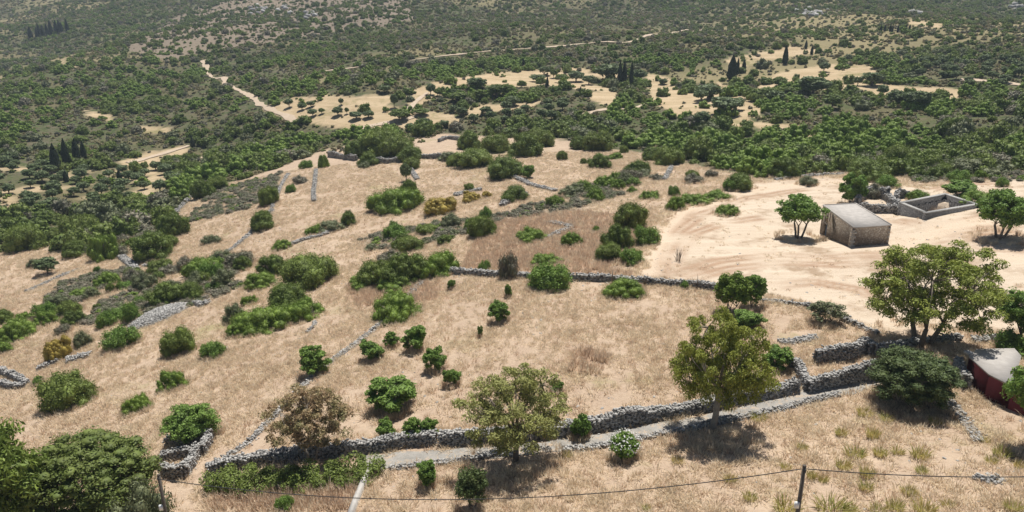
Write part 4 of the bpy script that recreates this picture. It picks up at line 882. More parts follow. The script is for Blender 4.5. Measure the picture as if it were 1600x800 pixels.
big(1592, 535, 90, 100, 'dense deep green tree behind the red hut', 'green_tree', dent=0.68, seed=411, mat='almond', bark='bark', nclump=120, per=150, crad=0.095, leaf=0.0175, asp=2.0, trunk_h=0.14, shape=(0, 0, 0.54, 0.5, 0.5, 0.46), r0=0.03, limbs=7, shell=0.5, droop=0.2, core=0.55)
big(1618, 698, 130, 168, 'bright green tree leaning over the red hut wall', 'green_tree', dent=0.68, seed=412, mat='almond', bark='bark', nclump=120, per=150, crad=0.095, leaf=0.0175, asp=2.0, trunk_h=0.2, shape=(0, 0, 0.58, 0.5, 0.5, 0.42), r0=0.03, limbs=7, shell=0.5, droop=0.2, core=0.5)
big(1142, 488, 68, 72, 'tall grey green bush on the end of the terrace wall', 'bushy_tree', dent=0.68, seed=413, mat='mat', bark='bark', nclump=90, per=120, crad=0.10, leaf=0.0265, asp=2.0, trunk_h=0.14, shape=(0, 0, 0.55, 0.5, 0.5, 0.46), r0=0.03, limbs=6, shell=0.4, droop=0.3, core=0.4, nstem=3)
big(1176, 480, 48, 56, 'bright green bush against the tall bush on the terrace wall', 'bushy_tree', dent=0.68, seed=414, mat='almond', bark='bark', nclump=90, per=120, crad=0.10, leaf=0.0312, asp=2.0, trunk_h=0.14, shape=(0, 0, 0.55, 0.5, 0.5, 0.46), r0=0.03, limbs=6, shell=0.4, droop=0.3, core=0.5, nstem=3)
big(1290, 505, 68, 40, 'sprawling half bare shrub on the bank under the mown field', 'sparse_shrub', seed=415, mat='greyg', bark='bark', nclump=38, per=70, crad=0.12, leaf=0.03, asp=2.4, trunk_h=0.12, shape=(0, 0, 0.52, 0.5, 0.5, 0.46), r0=0.03, limbs=9, shell=0.3, droop=0.2, nstem=3)
big(738, 792, 66, 76, 'dark scrubby bush with bare twigs beneath the pale eucalyptus', 'sparse_shrub', seed=416, mat='tam', bark='bark', nclump=60, per=90, crad=0.13, leaf=0.028, asp=2.2, trunk_h=0.12, shape=(0, 0, 0.55, 0.5, 0.5, 0.46), r0=0.03, limbs=9, shell=0.3, droop=0.2, nstem=3)
big(668, 760, 44, 48, 'small fresh green bush standing between lane and straw field', 'green_bush', dent=0.68, seed=417, mat='almond', bark='bark', nclump=90, per=120, crad=0.10, leaf=0.0312, asp=2.0, trunk_h=0.1, shape=(0, 0, 0.54, 0.5, 0.5, 0.48), r0=0.03, limbs=6, shell=0.4, droop=0.2, core=0.4, nstem=3)
ol = big(975, 716, 54, 48, 'round oleander covered in white flowers beside the lane', 'oleander', seed=418, mat='almond', bark='bark', nclump=50, per=130, crad=0.15, leaf=0.036, asp=2.4, trunk_h=0.08, shape=(0, 0, 0.5, 0.5, 0.5, 0.5), r0=0.025, limbs=7, shell=0.5, droop=0.1, core=0.6, nstem=3)
rng = np.random.default_rng(9); u = unit(rng, 150); u[:, 2] = np.abs(u[:, 2]); pf = np.array([0, 0, 0.5]) + u * np.array([0.5, 0.5, 0.5]) * (0.95 + 0.1 * rng.random((150, 1)))
V, Q = leaves(np.repeat(pf, 4, 0) + rng.normal(size=(600, 3)) * 0.012, np.repeat(u, 4, 0) + rng.normal(size=(600, 3)) * 0.5, 0.035, 0.03, rng)
fl = link('blossoms', mesh('blossoms', V, [Q], 'flower'), ol); fl['kind'] = 'stuff'
shrub(1588, 548, 56, 30, 'loose', 'bright leafy shrub behind the flat concrete roof of the red hut')
shrub(226, 850, 96, 104, 'grey', 'rounded blue grey bush at the foot of the wooden pole by the carob')

# --- almond trees on the straw field above the lane
AL = [(650,546,46,42,'widest almond tree in the loose row on the straw field'),(614,640,86,52,'large spreading fig like tree just above the lane wall'),(603,684,36,38,'small dark tree against the lane wall below the fig like tree'),
 (645,688,36,40,'dark green tree touching the lane wall above the hedge end'),(672,684,34,34,'round bush beside the dark tree at the lane wall'),(580,562,44,38,'almond tree at the end of the loose row by the stone boundary'),(612,542,26,26,'thin almond sapling between two wider almond trees'),
 (682,578,40,40,'dark leafy almond tree with a low skirt of shoots'),(706,602,32,34,'spiky young almond below the dark leafy one'),(490,584,56,48,'dense round almond growing on the stone boundary row'),(780,502,38,36,'lone almond with round shadow in the middle of the straw field'),
 (705,452,16,20,'little tree below the terrace wall near the big thicket'),(794,464,14,22,'slim dark sapling below the terrace wall'),(750,526,10,20,'tiny shoot on the open straw field'),(1215,575,54,44,'leafy tree above the roofless enclosure'),
 (1165,512,60,30,'green shrubby tree peeking from behind the tall eucalyptus'),(905,684,34,42,'green shrub between pale eucalyptus and lane wall'),(870,612,24,22,'small green tree behind the pale eucalyptus'),(826,278,26,22,'small round tree above the stone terrace wall'),
 (635,283,22,30,'lone grey olive beside a short stone row on the top terrace'),(1330,318,46,50,'bright green tree behind the stone house'),(1500,306,64,28,'open spreading shrub behind the roofless house'),(75,428,40,30,'grey green tree on the straw slope above the valley')]
for px, py, w, h, lab in AL:
    k = 'olive' if 'grey' in lab or 'olive' in lab else 'almond'
    tree(px, py, w, h, k, lab)
# --- shrubs seen one by one: (x, foot y, width, height, kind[, label])
SH = [(272,367,42,36,'dome','dark round shrub at the top of the pale stone wall end'),(200,352,34,26,'grey'),(128,374,56,40,'dome'),(168,402,50,40,'mat'),(240,402,64,40,'dome','wide dark shrub on the lip above the pale boulders'),(45,388,55,38,'dome'),(318,308,32,28,'dome'),
 (421,319,30,28,'dome','round dark shrub standing on the stone row of the upper terrace'),(410,357,40,28,'dome','round dark shrub below the stone row of the upper terrace'),(506,261,18,20,'mat'),(643,262,26,16,'dome'),(620,324,80,32,'mat','large low bright green clump in the middle of the top terrace'),(638,306,24,26,'dome'),
 (685,333,50,26,'yellow','largest yellow brown cushion shrub beside the bright clump'),(737,314,28,15,'yellow','small yellow cushion shrub below the low rock ledge'),(760,308,16,10,'yellow','tiny yellow tuft next to the small yellow cushion'),(733,298,16,12,'dome'),
 (545,351,26,22,'dome'),(515,360,40,16,'grey'),(492,364,30,14,'mat'),(616,363,20,18,'loose'),(752,369,40,34,'dome','dark upright shrub at the tip of the grey scrub strip'),(760,342,20,18,'loose'),
 (560,246,36,28,'dome'),(592,240,60,40,'dome','tallest mound of the big evergreen clump on the terrace wall'),(575,257,34,20,'dome'),(620,243,52,32,'dome'),(640,250,36,22,'dome'),(605,222,50,24,'mat'),
 (740,258,64,26,'dome','broad dark shrub hiding the end of the grey terrace wall'),(735,232,40,28,'dome'),(775,236,44,28,'dome'),(792,276,58,32,'dome','wide dark shrub above the stone terrace wall and small tree'),(712,258,30,16,'dome'),
 (820,243,52,36,'dome'),(845,228,40,26,'dome'),(803,312,42,22,'dome'),(878,249,18,14,'dome','small isolated round shrub on the upper straw terrace'),(938,262,36,22,'dome','single round shrub in front of the scrub edge'),(935,234,46,32,'dome'),(905,232,28,20,'dome'),(975,239,14,12,'dome'),
 (912,256,12,9,'dome'),(960,248,24,10,'mat'),(1045,257,46,28,'dome'),(1015,250,30,20,'dome'),(985,356,50,40,'dome','bold dark domed shrub beside the mown field corner'),(965,388,46,38,'dome','dark shrub just below the bold dome'),(950,404,40,26,'dome'),(1010,380,38,28,'loose','lighter green bush leaning toward the mown field'),(985,410,36,22,'loose'),
 (828,374,52,18,'mat'),(893,382,34,20,'mat','low bright cushion alone in the russet grass'),(931,363,14,10,'mat'),(1015,310,32,12,'mat'),(1055,326,30,20,'mat'),(1085,318,44,14,'mat'),(1120,310,44,12,'mat'),(1053,306,16,16,'loose'),
 (1135,334,36,15,'mat','oval bright green shrub alone on the mown field'),(1155,294,44,24,'dome'),(1142,296,26,16,'loose'),(1082,282,22,16,'dome'),(1110,277,20,12,'twig'),(1000,276,40,12,'grey'),(1225,277,46,30,'dome'),(1408,262,52,36,'dome','big dark dome in the thicket behind the stone house'),(1355,280,60,30,'dome','broad olive green dome behind the collapsed house'),
 (1385,292,34,18,'loose'),(1362,308,32,22,'twig','grey leafless bush behind the collapsed house'),(1436,312,34,15,'mat'),(1565,291,18,14,'loose'),(1515,273,76,28,'grey','wide grey green shrub beyond the field edge'),(1462,277,40,18,'grey'),(1545,318,70,18,'mat','low green strip of shrub behind the roofless house'),
 (55,418,20,14,'grey'),(153,427,12,12,'loose'),(173,456,14,14,'dome','small lone round bush on the straw slope above the scrub'),(130,462,40,12,'mat'),(320,428,60,26,'mat'),(290,420,30,20,'twig'),(265,472,56,32,'dome'),(300,460,34,24,'grey'),(350,448,38,28,'grey'),
 (205,502,30,30,'loose','upright green bush touching the pale stone heap'),(168,508,30,22,'loose'),(190,540,50,30,'loose','rounded yellowish green bush below the pale stone heap'),(90,562,40,36,'yellow','bush with yellow top and bare dark base beside brown stones'),(131,540,28,24,'grey','silvery small bush next to the yellow topped bush'),
 (280,550,50,42,'dome','dark green round bush on reddish soil below the stone heap'),(335,557,38,24,'loose','small leafy bush downslope of the dark round bush'),(274,602,48,26,'mat','low dark cushion on the bare straw slope'),(25,527,60,28,'mat'),(8,502,30,20,'dome'),(8,548,30,16,'mat'),(108,630,78,46,'dome','large smooth olive dome above the carob and pine'),
 (365,502,32,30,'grey','grey bush at the upper end of the long green mat'),(390,474,28,14,'mat'),(428,428,48,30,'dome'),(488,442,86,44,'dome','largest glossy dark dome at the side of the grey thicket'),(408,446,50,20,'mat'),(447,482,62,38,'dome','dark blue green dome crowning the long green mat'),
 (420,506,90,30,'mat','long green mat trailing below the blue green dome'),(470,494,70,28,'mat'),(380,520,46,20,'mat'),(590,442,60,36,'dome'),(635,440,70,46,'dome','tallest hump of the wide thicket above the terrace corner'),(680,428,70,34,'mat'),(570,446,60,20,'mat'),(625,446,70,16,'mat'),(610,410,40,22,'twig'),
 (617,494,80,36,'mat','elongated green mound lying on the diagonal stone row'),(858,447,64,36,'loose','spilling green shrub on the terrace wall'),(845,448,40,16,'mat'),(975,459,64,24,'mat','flattened dark oval shrub in front of the terrace wall'),(855,412,46,14,'mat'),(796,434,30,42,'twig','tall grey leafless tree like shrub on the terrace wall'),(757,423,18,16,'loose'),
 (215,640,46,22,'mat','low green shrub under the edge of the straw slope'),(570,262,20,10,'grey'),(700,250,30,14,'grey'),(340,296,30,22,'dome'),(440,388,30,14,'mat'),(455,300,16,12,'loose'),(478,262,18,12,'loose'),(470,285,24,12,'twig'),
 (60,600,16,12,'loose'),(40,500,26,12,'mat'),(100,520,24,14,'twig'),(330,380,30,14,'grey'),(350,410,40,20,'grey'),(1070,450,14,12,'loose'),(1085,285,30,14,'twig'),(1200,270,40,20,'loose'),(1262,288,30,14,'grey')]
for s in SH: shrub(*s)
STRIPS = [([(60,486),(130,448),(230,425),(330,402),(420,398),(415,430),(330,462),(240,490),(150,508),(80,512)], 46), ([(560,390),(640,362),(760,342),(770,362),(680,388),(600,400)], 16), ([(80,392),(180,372),(262,352),(270,385),(190,402),(110,408)], 14), ([(790,330),(880,306),(1000,268),(1040,280),(960,312),(870,340)], 18), ([(360,515),(430,485),(500,470),(505,485),(440,512),(380,528)], 6), ([(1330,262),(1480,268),(1600,262),(1600,282),(1470,284)], 10)]
srng = np.random.default_rng(77)
for poly, cnt in STRIPS:
    xs = [p[0] for p in poly]; ys = [p[1] for p in poly]; got = 0
    while got < cnt:
        a, b = srng.uniform(min(xs), max(xs)), srng.uniform(min(ys), max(ys))
        if not inpoly(np.array(a), np.array(b), poly): continue
        got += 1; kk = srng.choice(['dome', 'mat', 'grey', 'twig', 'loose'], p=[0.22, 0.24, 0.24, 0.2, 0.1]); w_ = srng.uniform(14, 40); shrub(a, b, w_, w_ * srng.uniform(0.4, 0.75), str(kk))

# --- bramble hedge on the bank below the lane wall
def hedge():
    P, tg, nm = polyline([(335,762),(380,758),(430,757),(480,752),(530,748),(582,742)], 0.8); rng = np.random.default_rng(21); k = len(P); z = H(P[:, 0], P[:, 1]); c0 = np.array([P[k // 2, 0], P[k // 2, 1], z[k // 2]])
    root = link('bramble_hedge', None, loc=c0); cs = []; rs = []
    for i in range(k):
        for j in range(5):
            cs.append([P[i, 0] + rng.normal() * 0.35 + nm[i, 0] * (j - 2) * 0.55, P[i, 1] + rng.normal() * 0.3 + nm[i, 1] * (j - 2) * 0.55, z[i] + 0.35 + 0.45 * rng.random()]); rs.append(0.4 + 0.4 * rng.random())
    cs = np.array(cs) - c0; rs = np.array(rs); nl = 21000; li = rng.integers(0, len(rs), nl); u = unit(rng, nl); p = cs[li] + u * rs[li, None] * (0.75 + 0.4 * rng.random((nl, 1)))
    s = 0.11 * (0.5 + rng.random(nl)); V, Q = leaves(p, u + rng.normal(size=(nl, 3)) * 0.6 + [0, 0, 0.4], s * 1.6, s, rng)
    cr = link('foliage', mesh('foliage', V, [Q], 'domeb'), root); mb = MB()
    for i in range(0, k, 1):
        for j in range(3):
            a = cs[i * 5 + j]; mb.tube([a * [1, 1, 0] + [0, 0, z[i] - c0[2] - 0.1], a * 0.5 + a * 0.5 + rng.normal(size=3) * 0.2, a + rng.normal(size=3) * 0.5], 0.02, 4)
    link('stem', mb.data('stem', 'bark'), root)
    tag(root, 'dense bramble hedge on the bank below the lower lane wall', 'hedge')
hedge()
shrub(447, 795, 30, 22, 'loose', 'small bright bush alone on reddish soil below the bramble hedge')

# --- cypresses
CY = [(89,268,15,44,'thick dark cypress of the pair above the olive grove'),(106,262,13,46,'slim tall cypress of the pair above the olive grove'),(121,250,12,34,'shorter cypress behind the pair above the olive grove'),(132,248,9,28,'thin cypress behind the pair above the olive grove'),(104,284,9,18,'small cypress among the olives under the pair'),(188,286,9,22,'small cypress at the edge of the olive grove'),
 (302,232,8,18,'lone small cypress beside the dirt track bend'),(968,134,9,38,'tall cypress in the close pair among straw fields'),(975,133,9,36,'second cypress of the close pair among straw fields'),(986,135,7,38,'slender single cypress just beside the close pair'),(855,137,5,18,'tiny cypress on the straw field edge'),(907,149,5,14,'tiny cypress among olives in the valley'),
 (1226,101,9,30,'solitary stout cypress by the hillside field'),(1259,76,5,13,'little cypress above the stout one'),(1268,85,5,13,'little cypress beyond the hillside field'),(1143,125,16,38,'dark shaggy conifer at the field corner'),(1152,115,6,24,'thin dark conifer beside the shaggy one'),(1162,110,7,16,'short dark conifer beside the shaggy one'),(1029,93,5,12,'small cypress on the far scrub slope'),(818,104,5,12,'small cypress on the lower far hillside'),(443,143,6,16,'dark cypress in the trees by the track')]
for px, py, w, h, lab in CY: tree(px, py, w * 1.05, h, 'cypress', lab)
rng = np.random.default_rng(33)
for i in range(15):
    t = i / 14; tree(47 + t * 60 + rng.normal() * 1.5, 60 - t * 12 + rng.normal() * 1.5, 5 + 2 * rng.random(), 16 + 4 * rng.random(), 'cypress', 'tall cypress in the long dark row on the far slope', 'cypress row on the far slope')
for i in range(8): tree(1378 + i * 6 + rng.normal() * 2, 52 - rng.random() * 3, 4, 10 + 3 * rng.random(), 'cypress', 'small cypress in the short row under the far rocks', 'short cypress row under the far rocks')

# --- trees standing in the valley fields
for px, py, w, h in [(a_, b_, c_ * 1.3, d_ * 1.3) for a_, b_, c_, d_ in [(425,160,12,9),(452,168,13,12),(472,172,12,9),(486,167,13,8),(489,182,15,10),(503,178,10,8),(528,181,16,12),(533,164,8,9),(542,178,7,9),(557,186,20,10),(576,184,18,9),(600,145,20,10),(624,189,30,16),(616,168,12,18),(660,180,24,9),(673,148,14,14),(684,150,12,10),(706,150,14,10),(716,160,30,14),(744,140,30,16),(750,156,22,14),
  (775,152,30,18),(792,150,20,16),(800,165,22,12),(840,128,24,10),(850,118,20,12),(865,122,12,12),(878,130,22,12),(900,128,26,14),(920,132,20,12),(950,128,36,24),(1000,126,22,14),(1036,132,14,8),(1095,160,22,17),(1096,198,26,20),(1107,155,40,20),(1135,178,46,22),(1150,172,26,16),(1218,138,22,16),(1230,147,22,10),(1244,125,9,8),(1270,150,46,26),(1287,112,16,12),(1340,134,14,12),(1362,134,34,18),(1378,150,16,14),(1300,170,30,20),(1195,155,30,16),(1210,160,26,16),(1430,170,40,24),(1400,165,30,20)]]:
    tree(px, py, w, h, 'olive' if (px * 7 + py) % 3 else 'green', ('small ' if w < 17 else 'broad ' if w > 31 else 'middle sized ') + ('silvery' if (px * 7 + py) % 3 else 'dark green') + ' round crowned tree ' + zone(px, py), 'trees in the valley straw fields', name='field_tree')

# --- weeds and clumps in the near straw field
def weed_mesh(seed, mat, k=90, hgt=1.0, spread=0.5, wd=0.05):
    rng = np.random.default_rng(seed); a = rng.random(k) * 6.283; r = np.sqrt(rng.random(k)) * spread * 0.6; b = np.stack([np.cos(a) * r, np.sin(a) * r, np.zeros(k)], -1)
    o = np.stack([np.cos(a), np.sin(a), np.zeros(k)], -1) * (spread * 0.7 * rng.random((k, 1))) + rng.normal(size=(k, 3)) * [0.1, 0.1, 0]; h = hgt * (0.45 + 0.55 * rng.random(k))
    m = b + o * 0.35 + np.stack([0 * h, 0 * h, h * 0.6], -1); t = b + o + np.stack([0 * h, 0 * h, h], -1)
    sd = unit(rng, k) * [1, 1, 0]; sd /= np.linalg.norm(sd, axis=1)[:, None]; sd *= wd
    V = np.stack([b - sd * 0.5, b + sd * 0.5, m + sd * 0.6, m - sd * 0.6, t], 1).reshape(-1, 3); i0 = np.arange(k)[:, None] * 5
    return mesh('weed', V, [i0 + np.array([[0, 1, 2, 3]]), i0 + np.array([[3, 2, 4]])], mat)
WE = [weed_mesh(i, 'weed', 150, 1.0, 0.75, 0.03) for i in range(3)]
for i, (px, py, w, h) in enumerate([(1335,712,26,22),(1318,730,22,18),(1363,684,18,26),(1375,712,18,22),(1402,708,18,16),(1436,714,24,22),(1354,745,18,28),(1384,658,18,16),(1350,648,20,16),(1461,662,16,16),(1565,712,24,22),(1548,722,16,14),(1592,730,14,16),(1268,748,14,24),(1420,772,20,20),(1300,798,44,26),(1398,796,24,24),(1444,800,30,24),(1582,796,22,24),(1228,796,36,26),(1140,752,16,16),(1172,780,18,18),(1010,796,12,14),(1058,722,16,12),(1228,732,14,14),(1314,680,16,18),(1254,702,14,14),(1370,800,22,18),(1286,752,14,16),(1440,738,16,16),(1480,790,16,14),(1330,798,20,16),(1352,765,20,20),(1540,690,14,12),(1185,655,22,14),(885,715,14,16)]):
    p = base_of(px, py); m = metre(p); o = link('weed_clump', WE[i % 3], loc=(p[0], p[1], p[2] - 0.03), rot=i * 1.7, scl=(w * m * 1.1, w * m * 1.1, h * m * 0.8))
    tag(o, ('wide ' if w > 20 else 'tall ' if h > w else 'small ') + 'yellow green weed clump ' + ('beside the wooden pole in the straw field' if abs(px - 1250) < 45 else 'below the red hut' if px > 1500 else 'under the dark tamarisk' if py < 690 and px > 1280 else 'under the overhead cable in the straw field' if 700 < py < 760 else 'on the lower straw field beyond the pole' if px > 1250 else 'on the straw field by the lane trees'), 'weed', 'weed clumps in the straw field')
tag(link('dead_thistle', weed_mesh(77, 'bark', 26, 1.0, 0.4, 0.03), loc=base_of(1060, 408), scl=(2.2, 2.2, 2.2)), 'dark dead thistle standing at the mown field corner', 'weed')
for px, py, lab in ((957, 442, 'bare dead sapling on the terrace wall beside the oval shrub'), (1008, 446, 'leafless grey sapling at the far end of the oval shrub'), (1090, 452, 'thin dead stalk on the terrace wall near the tall bush')):
    p = base_of(px, py); mb = MB(); rng = np.random.default_rng(px)
    for j in range(7):
        t = np.array([rng.normal() * 0.5, rng.normal() * 0.4, 1.4 + rng.random() * 0.7]); mb.tube([(0, 0, -0.1), t * 0.45 + rng.normal(size=3) * 0.08, t], [0.05, 0.03, 0.012], 4)
    tag(link('dead_sapling', mb.data('dead_sapling', 'bark'), loc=p), lab, 'dead tree')

# ------------------------------------------------------------------ scattered growth (masses drawn with instances)
def scatter(name, pts, scl, rot, pid, protos, label, mat):
    coll = bpy.data.collections.new(name + '_source')
    for i, me_ in enumerate(protos):
        o = bpy.data.objects.new('%s_source_%02d' % (name, i), me_); coll.objects.link(o)
    me = bpy.data.meshes.new(name); me.vertices.add(len(pts)); me.vertices.foreach_set('co', np.asarray(pts, np.float32).ravel()); me.materials.append(MAT[mat])
    a = me.attributes.new('scl', 'FLOAT_VECTOR', 'POINT'); a.data.foreach_set('vector', np.asarray(scl, np.float32).ravel())
    a = me.attributes.new('rotz', 'FLOAT', 'POINT'); a.data.foreach_set('value', np.asarray(rot, np.float32))
    a = me.attributes.new('pid', 'INT', 'POINT'); a.data.foreach_set('value', np.asarray(pid, np.int32))
    o = link(name, me); ng = bpy.data.node_groups.new(name, 'GeometryNodeTree')
    ng.interface.new_socket('Geometry', in_out='INPUT', socket_type='NodeSocketGeometry'); ng.interface.new_socket('Geometry', in_out='OUTPUT', socket_type='NodeSocketGeometry')
    N, L = ng.nodes, ng.links
    gi = N.new('NodeGroupInput'); go = N.new('NodeGroupOutput'); ip = N.new('GeometryNodeInstanceOnPoints'); ci = N.new('GeometryNodeCollectionInfo')
    ci.inputs['Collection'].default_value = coll; ci.inputs['Separate Children'].default_value = True; ci.inputs['Reset Children'].default_value = True
    def att(nm, ty): n_ = N.new('GeometryNodeInputNamedAttribute'); n_.data_type = ty; n_.inputs['Name'].default_value = nm; return n_.outputs['Attribute']
    cx = N.new('ShaderNodeCombineXYZ'); L.new(att('rotz', 'FLOAT'), cx.inputs[2])
    L.new(gi.outputs[0], ip.inputs['Points']); L.new(ci.outputs[0], ip.inputs['Instance']); ip.inputs['Pick Instance'].default_value = True
    L.new(att('pid', 'INT'), ip.inputs['Instance Index']); L.new(cx.outputs[0], ip.inputs['Rotation']); L.new(att('scl', 'FLOAT_VECTOR'), ip.inputs['Scale']); L.new(ip.outputs[0], go.inputs[0])
    o.modifiers.new('scatter', 'NODES').node_group = ng
    return tag(o, label, None, None, 'stuff')
rng = np.random.default_rng(55)
def cand(nc, y0, y1, power=1.0):
    y = (y0 ** power + (y1 ** power - y0 ** power) * rng.random(nc)) ** (1 / power); x = (rng.random(nc) * 2 - 1) * (y * 0.78 + 25); z = H(x, y); P = np.stack([x, y, z], -1); px, py, d = project(P); return P, px, py, d
def anyin(px, py, polys):
    c = np.zeros(len(px), bool)
    for p in polys: c |= inpoly(px, py, p)
    return c
# maquis: candidates over the whole landscape beyond the terraces
P, px, py, d = cand(150000, 95, 1150, 1.75)
wx = px + 30 * (fbm(P[:, 0] / 18, P[:, 1] / 18, 131, 3) - 0.5); wy = py + 16 * (fbm(P[:, 0] / 18, P[:, 1] / 18, 132, 3) - 0.5)
dense = anyin(px, py, DENSE); field = anyin(wx, wy, FIELDS); terr = inpoly(px, py, TERR); rocky_ = inpoly(px, py, ROCKY); oliv = anyin(px, py, OLIVES)
n1 = fbm(P[:, 0] / 45, P[:, 1] / 45, 61, 3); n2 = fbm(P[:, 0] / 14, P[:, 1] / 14, 71, 3)
prob = np.clip((n1 - 0.36) * 3.2, 0.05, 1) * np.clip((n2 - 0.25) * 2.2, 0.1, 1)
valley = (py > 95) & (py < 260)
prob = np.where(valley, np.clip(prob * 0.6 + 0.08, 0, 1), np.clip(prob * 1.3 + 0.22, 0, 1)); prob = np.where(rocky_, 0.4, prob); prob = np.where(inpoly(px, py, OLIVEHILL), prob * 0.3, prob); prob = np.where(dense, 0.27, prob)
prob = np.where(oliv, 0.04, prob); prob = np.where(field, np.where(fbm(P[:, 0] / 16, P[:, 1] / 16, 133, 3) > 0.60, 0.16, 0.005), prob); prob = np.where(terr, 0.0, prob); prob = np.where((py < 40) & (px < 90), prob * 0.4, prob)
near_road = np.zeros(len(P), bool)
for o in [o for o in bpy.data.objects if o.name.startswith('dirt_track')]:
    co = np.empty(len(o.data.vertices) * 3, np.float32); o.data.vertices.foreach_get('co', co); co = co.reshape(-1, 3)[2::5]
    for c in co[::1]: near_road |= (np.abs(P[:, 0] - c[0]) < 2.0) & (np.abs(P[:, 1] - c[1]) < 2.2)
open_ = np.clip(4.0 * (fbm(P[:, 0] / 110, P[:, 1] / 110, 97, 4) - 0.47), 0, 1) * (py < 130)
prob = prob * (1 - 0.78 * open_)
keep = (rng.random(len(P)) < prob) & ~near_road & ((px > -250) & (px < 1850)) & (py > -120)
P, px, py, d, dense = P[keep], px[keep], py[keep], d[keep], dense[keep]
hill = py < 95
w = np.where(dense, 2.4 + 5.6 * rng.random(len(P)) ** 1.8, np.where(hill, 1.1 + 3.6 * rng.random(len(P)) ** 3, 2.2 + 3.8 * rng.random(len(P)) ** 1.5))
h = w * (0.5 + 0.3 * rng.random(len(P)))
kr = rng.random(len(P)); kn = fbm(P[:, 0] / 22, P[:, 1] / 22, 91, 2)
kind = np.where((kn > 0.53) & (~hill | (kn > 0.68)), 1, np.where(kr < 0.16, 2, np.where(kr > 0.93, 3, 0)))     # 0 dome 1 mat 2 grey 3 twig
size = w / d; inview = (px > 5) & (px < 1595) & (py > 5) & (py < 795)
order = np.argsort(-np.where(inview, size, 0)); KN = ['dome', 'mat', 'grey', 'twig']
single = np.zeros(len(P), bool); quota = {'dome': 190, 'mat': 110, 'grey': 60, 'twig': 0}
for i in order:
    k = KN[kind[i]]
    if quota[k] > 0 and inview[i]:
        quota[k] -= 1; single[i] = True
        p = P[i]; shrub(px[i], py[i], 0, 0, k, None, p=p, far=True, wm=w[i], hm=h[i])
r = ~single
protos = FAR['dome'] + FAR['mat'] + FAR['grey'] + FAR['twig']; base = np.array([0, 4, 6, 8]); num = np.array([4, 2, 2, 2])
pid = base[kind[r]] + (rng.random(r.sum()) * num[kind[r]]).astype(int)
Pr = P[r].copy(); Pr[:, 2] -= 0.06 * h[r]
scatter('maquis_scrub', Pr, np.stack([w[r], w[r], h[r]], -1), rng.random(r.sum()) * 6.28, pid, protos, 'mass of evergreen maquis scrub covering the valley and far hills', 'dome')
# low olive brown scrub that knits the far slopes together
MAT['thyme'] = leaf_mat('leaf_olive_brown_scrub', (0.224, 0.193, 0.084), (0.161, 0.167, 0.063), (0.270, 0.218, 0.110), trans=0.1)
LOW = [bush_mesh('foliage', m_, 230 + i_, 170, 5, 0.2, core=0.8, lm=1.0) for i_, m_ in enumerate(('thyme', 'thyme', 'domeb', 'grey', 'thyme'))]
def on_track(P):
    m = np.zeros(len(P), bool)
    for o in [o for o in bpy.data.objects if o.name.startswith('dirt_track')]:
        co = np.empty(len(o.data.vertices) * 3, np.float32); o.data.vertices.foreach_get('co', co)
        for c in co.reshape(-1, 3)[2::5]: m |= (np.abs(P[:, 0] - c[0]) < 1.7) & (np.abs(P[:, 1] - c[1]) < 3.2)
    return m
LP, lx, ly, ld = cand(330000, 150, 1000, 1.7)
lp = np.where(inpoly(lx, ly, ROCKY), 0.3, np.clip((fbm(LP[:, 0] / 12, LP[:, 1] / 12, 95, 3) - 0.2) * 2.2, 0.12, 1)); lp = np.where(inpoly(lx, ly, TERR), 0, lp); lp = np.where(anyin(lx, ly, FIELDS), 0.015, lp); lp = np.where(anyin(lx, ly, DENSE), 0.3, lp); lp = np.where(inpoly(lx, ly, OLIVES[0]), 0.06, lp)
lp = np.where(inpoly(lx, ly, ROCKY), 0.12, lp); big_ = fbm(LP[:, 0] / 70, LP[:, 1] / 70, 97, 3); lp = lp * np.where(ly < 130, 0.5 - 0.3 * np.clip(4.0 * (fbm(LP[:, 0] / 110, LP[:, 1] / 110, 97, 4) - 0.47), 0, 1), 0.75)
g = (rng.random(len(LP)) < lp) & ~on_track(LP) & (lx > -150) & (lx < 1750) & (ly > -60); LP = LP[g]; lw = (0.7 + 1.3 * rng.random(len(LP)) ** 1.5) * np.where(ly[g] < 110, 1.25, 1.0); LP[:, 2] -= 0.05
scatter('low_scrub', LP, np.stack([lw, lw, lw * (0.45 + 0.3 * rng.random(len(LP)))], -1), rng.random(len(LP)) * 6.28, rng.integers(0, 5, len(LP)), LOW, 'low olive brown scrub knitting the far slopes together', 'thyme')
# olives
OP, ox, oy, od = cand(26000, 110, 620, 1.6)
s = anyin(ox, oy, OLIVES) & (rng.random(len(OP)) < 0.8) & ~anyin(ox, oy, FIELDS[:5]); OP, ox, oy, od = OP[s], ox[s], oy[s], od[s]
sel = []
for i in range(len(OP)):
    if all((OP[i, 0] - OP[j, 0]) ** 2 + (OP[i, 1] - OP[j, 1]) ** 2 > 30 for j in sel[-400:]): sel.append(i)
sel = [i for i in sel if -40 < ox[i] < 1640][:260]
for i in sel:
    m = od[i] / F_PX; ww = (4.0 + 1.6 * rng.random()) / m; tree(ox[i], oy[i], ww, ww * 0.72, 'olive', ('broad ' if ww * m > 5.1 else 'young ' if ww * m < 4.4 else '') + 'silvery olive tree of the grove ' + zone(ox[i], oy[i]), 'olive groves in the valley', name='olive_tree', p=OP[i])
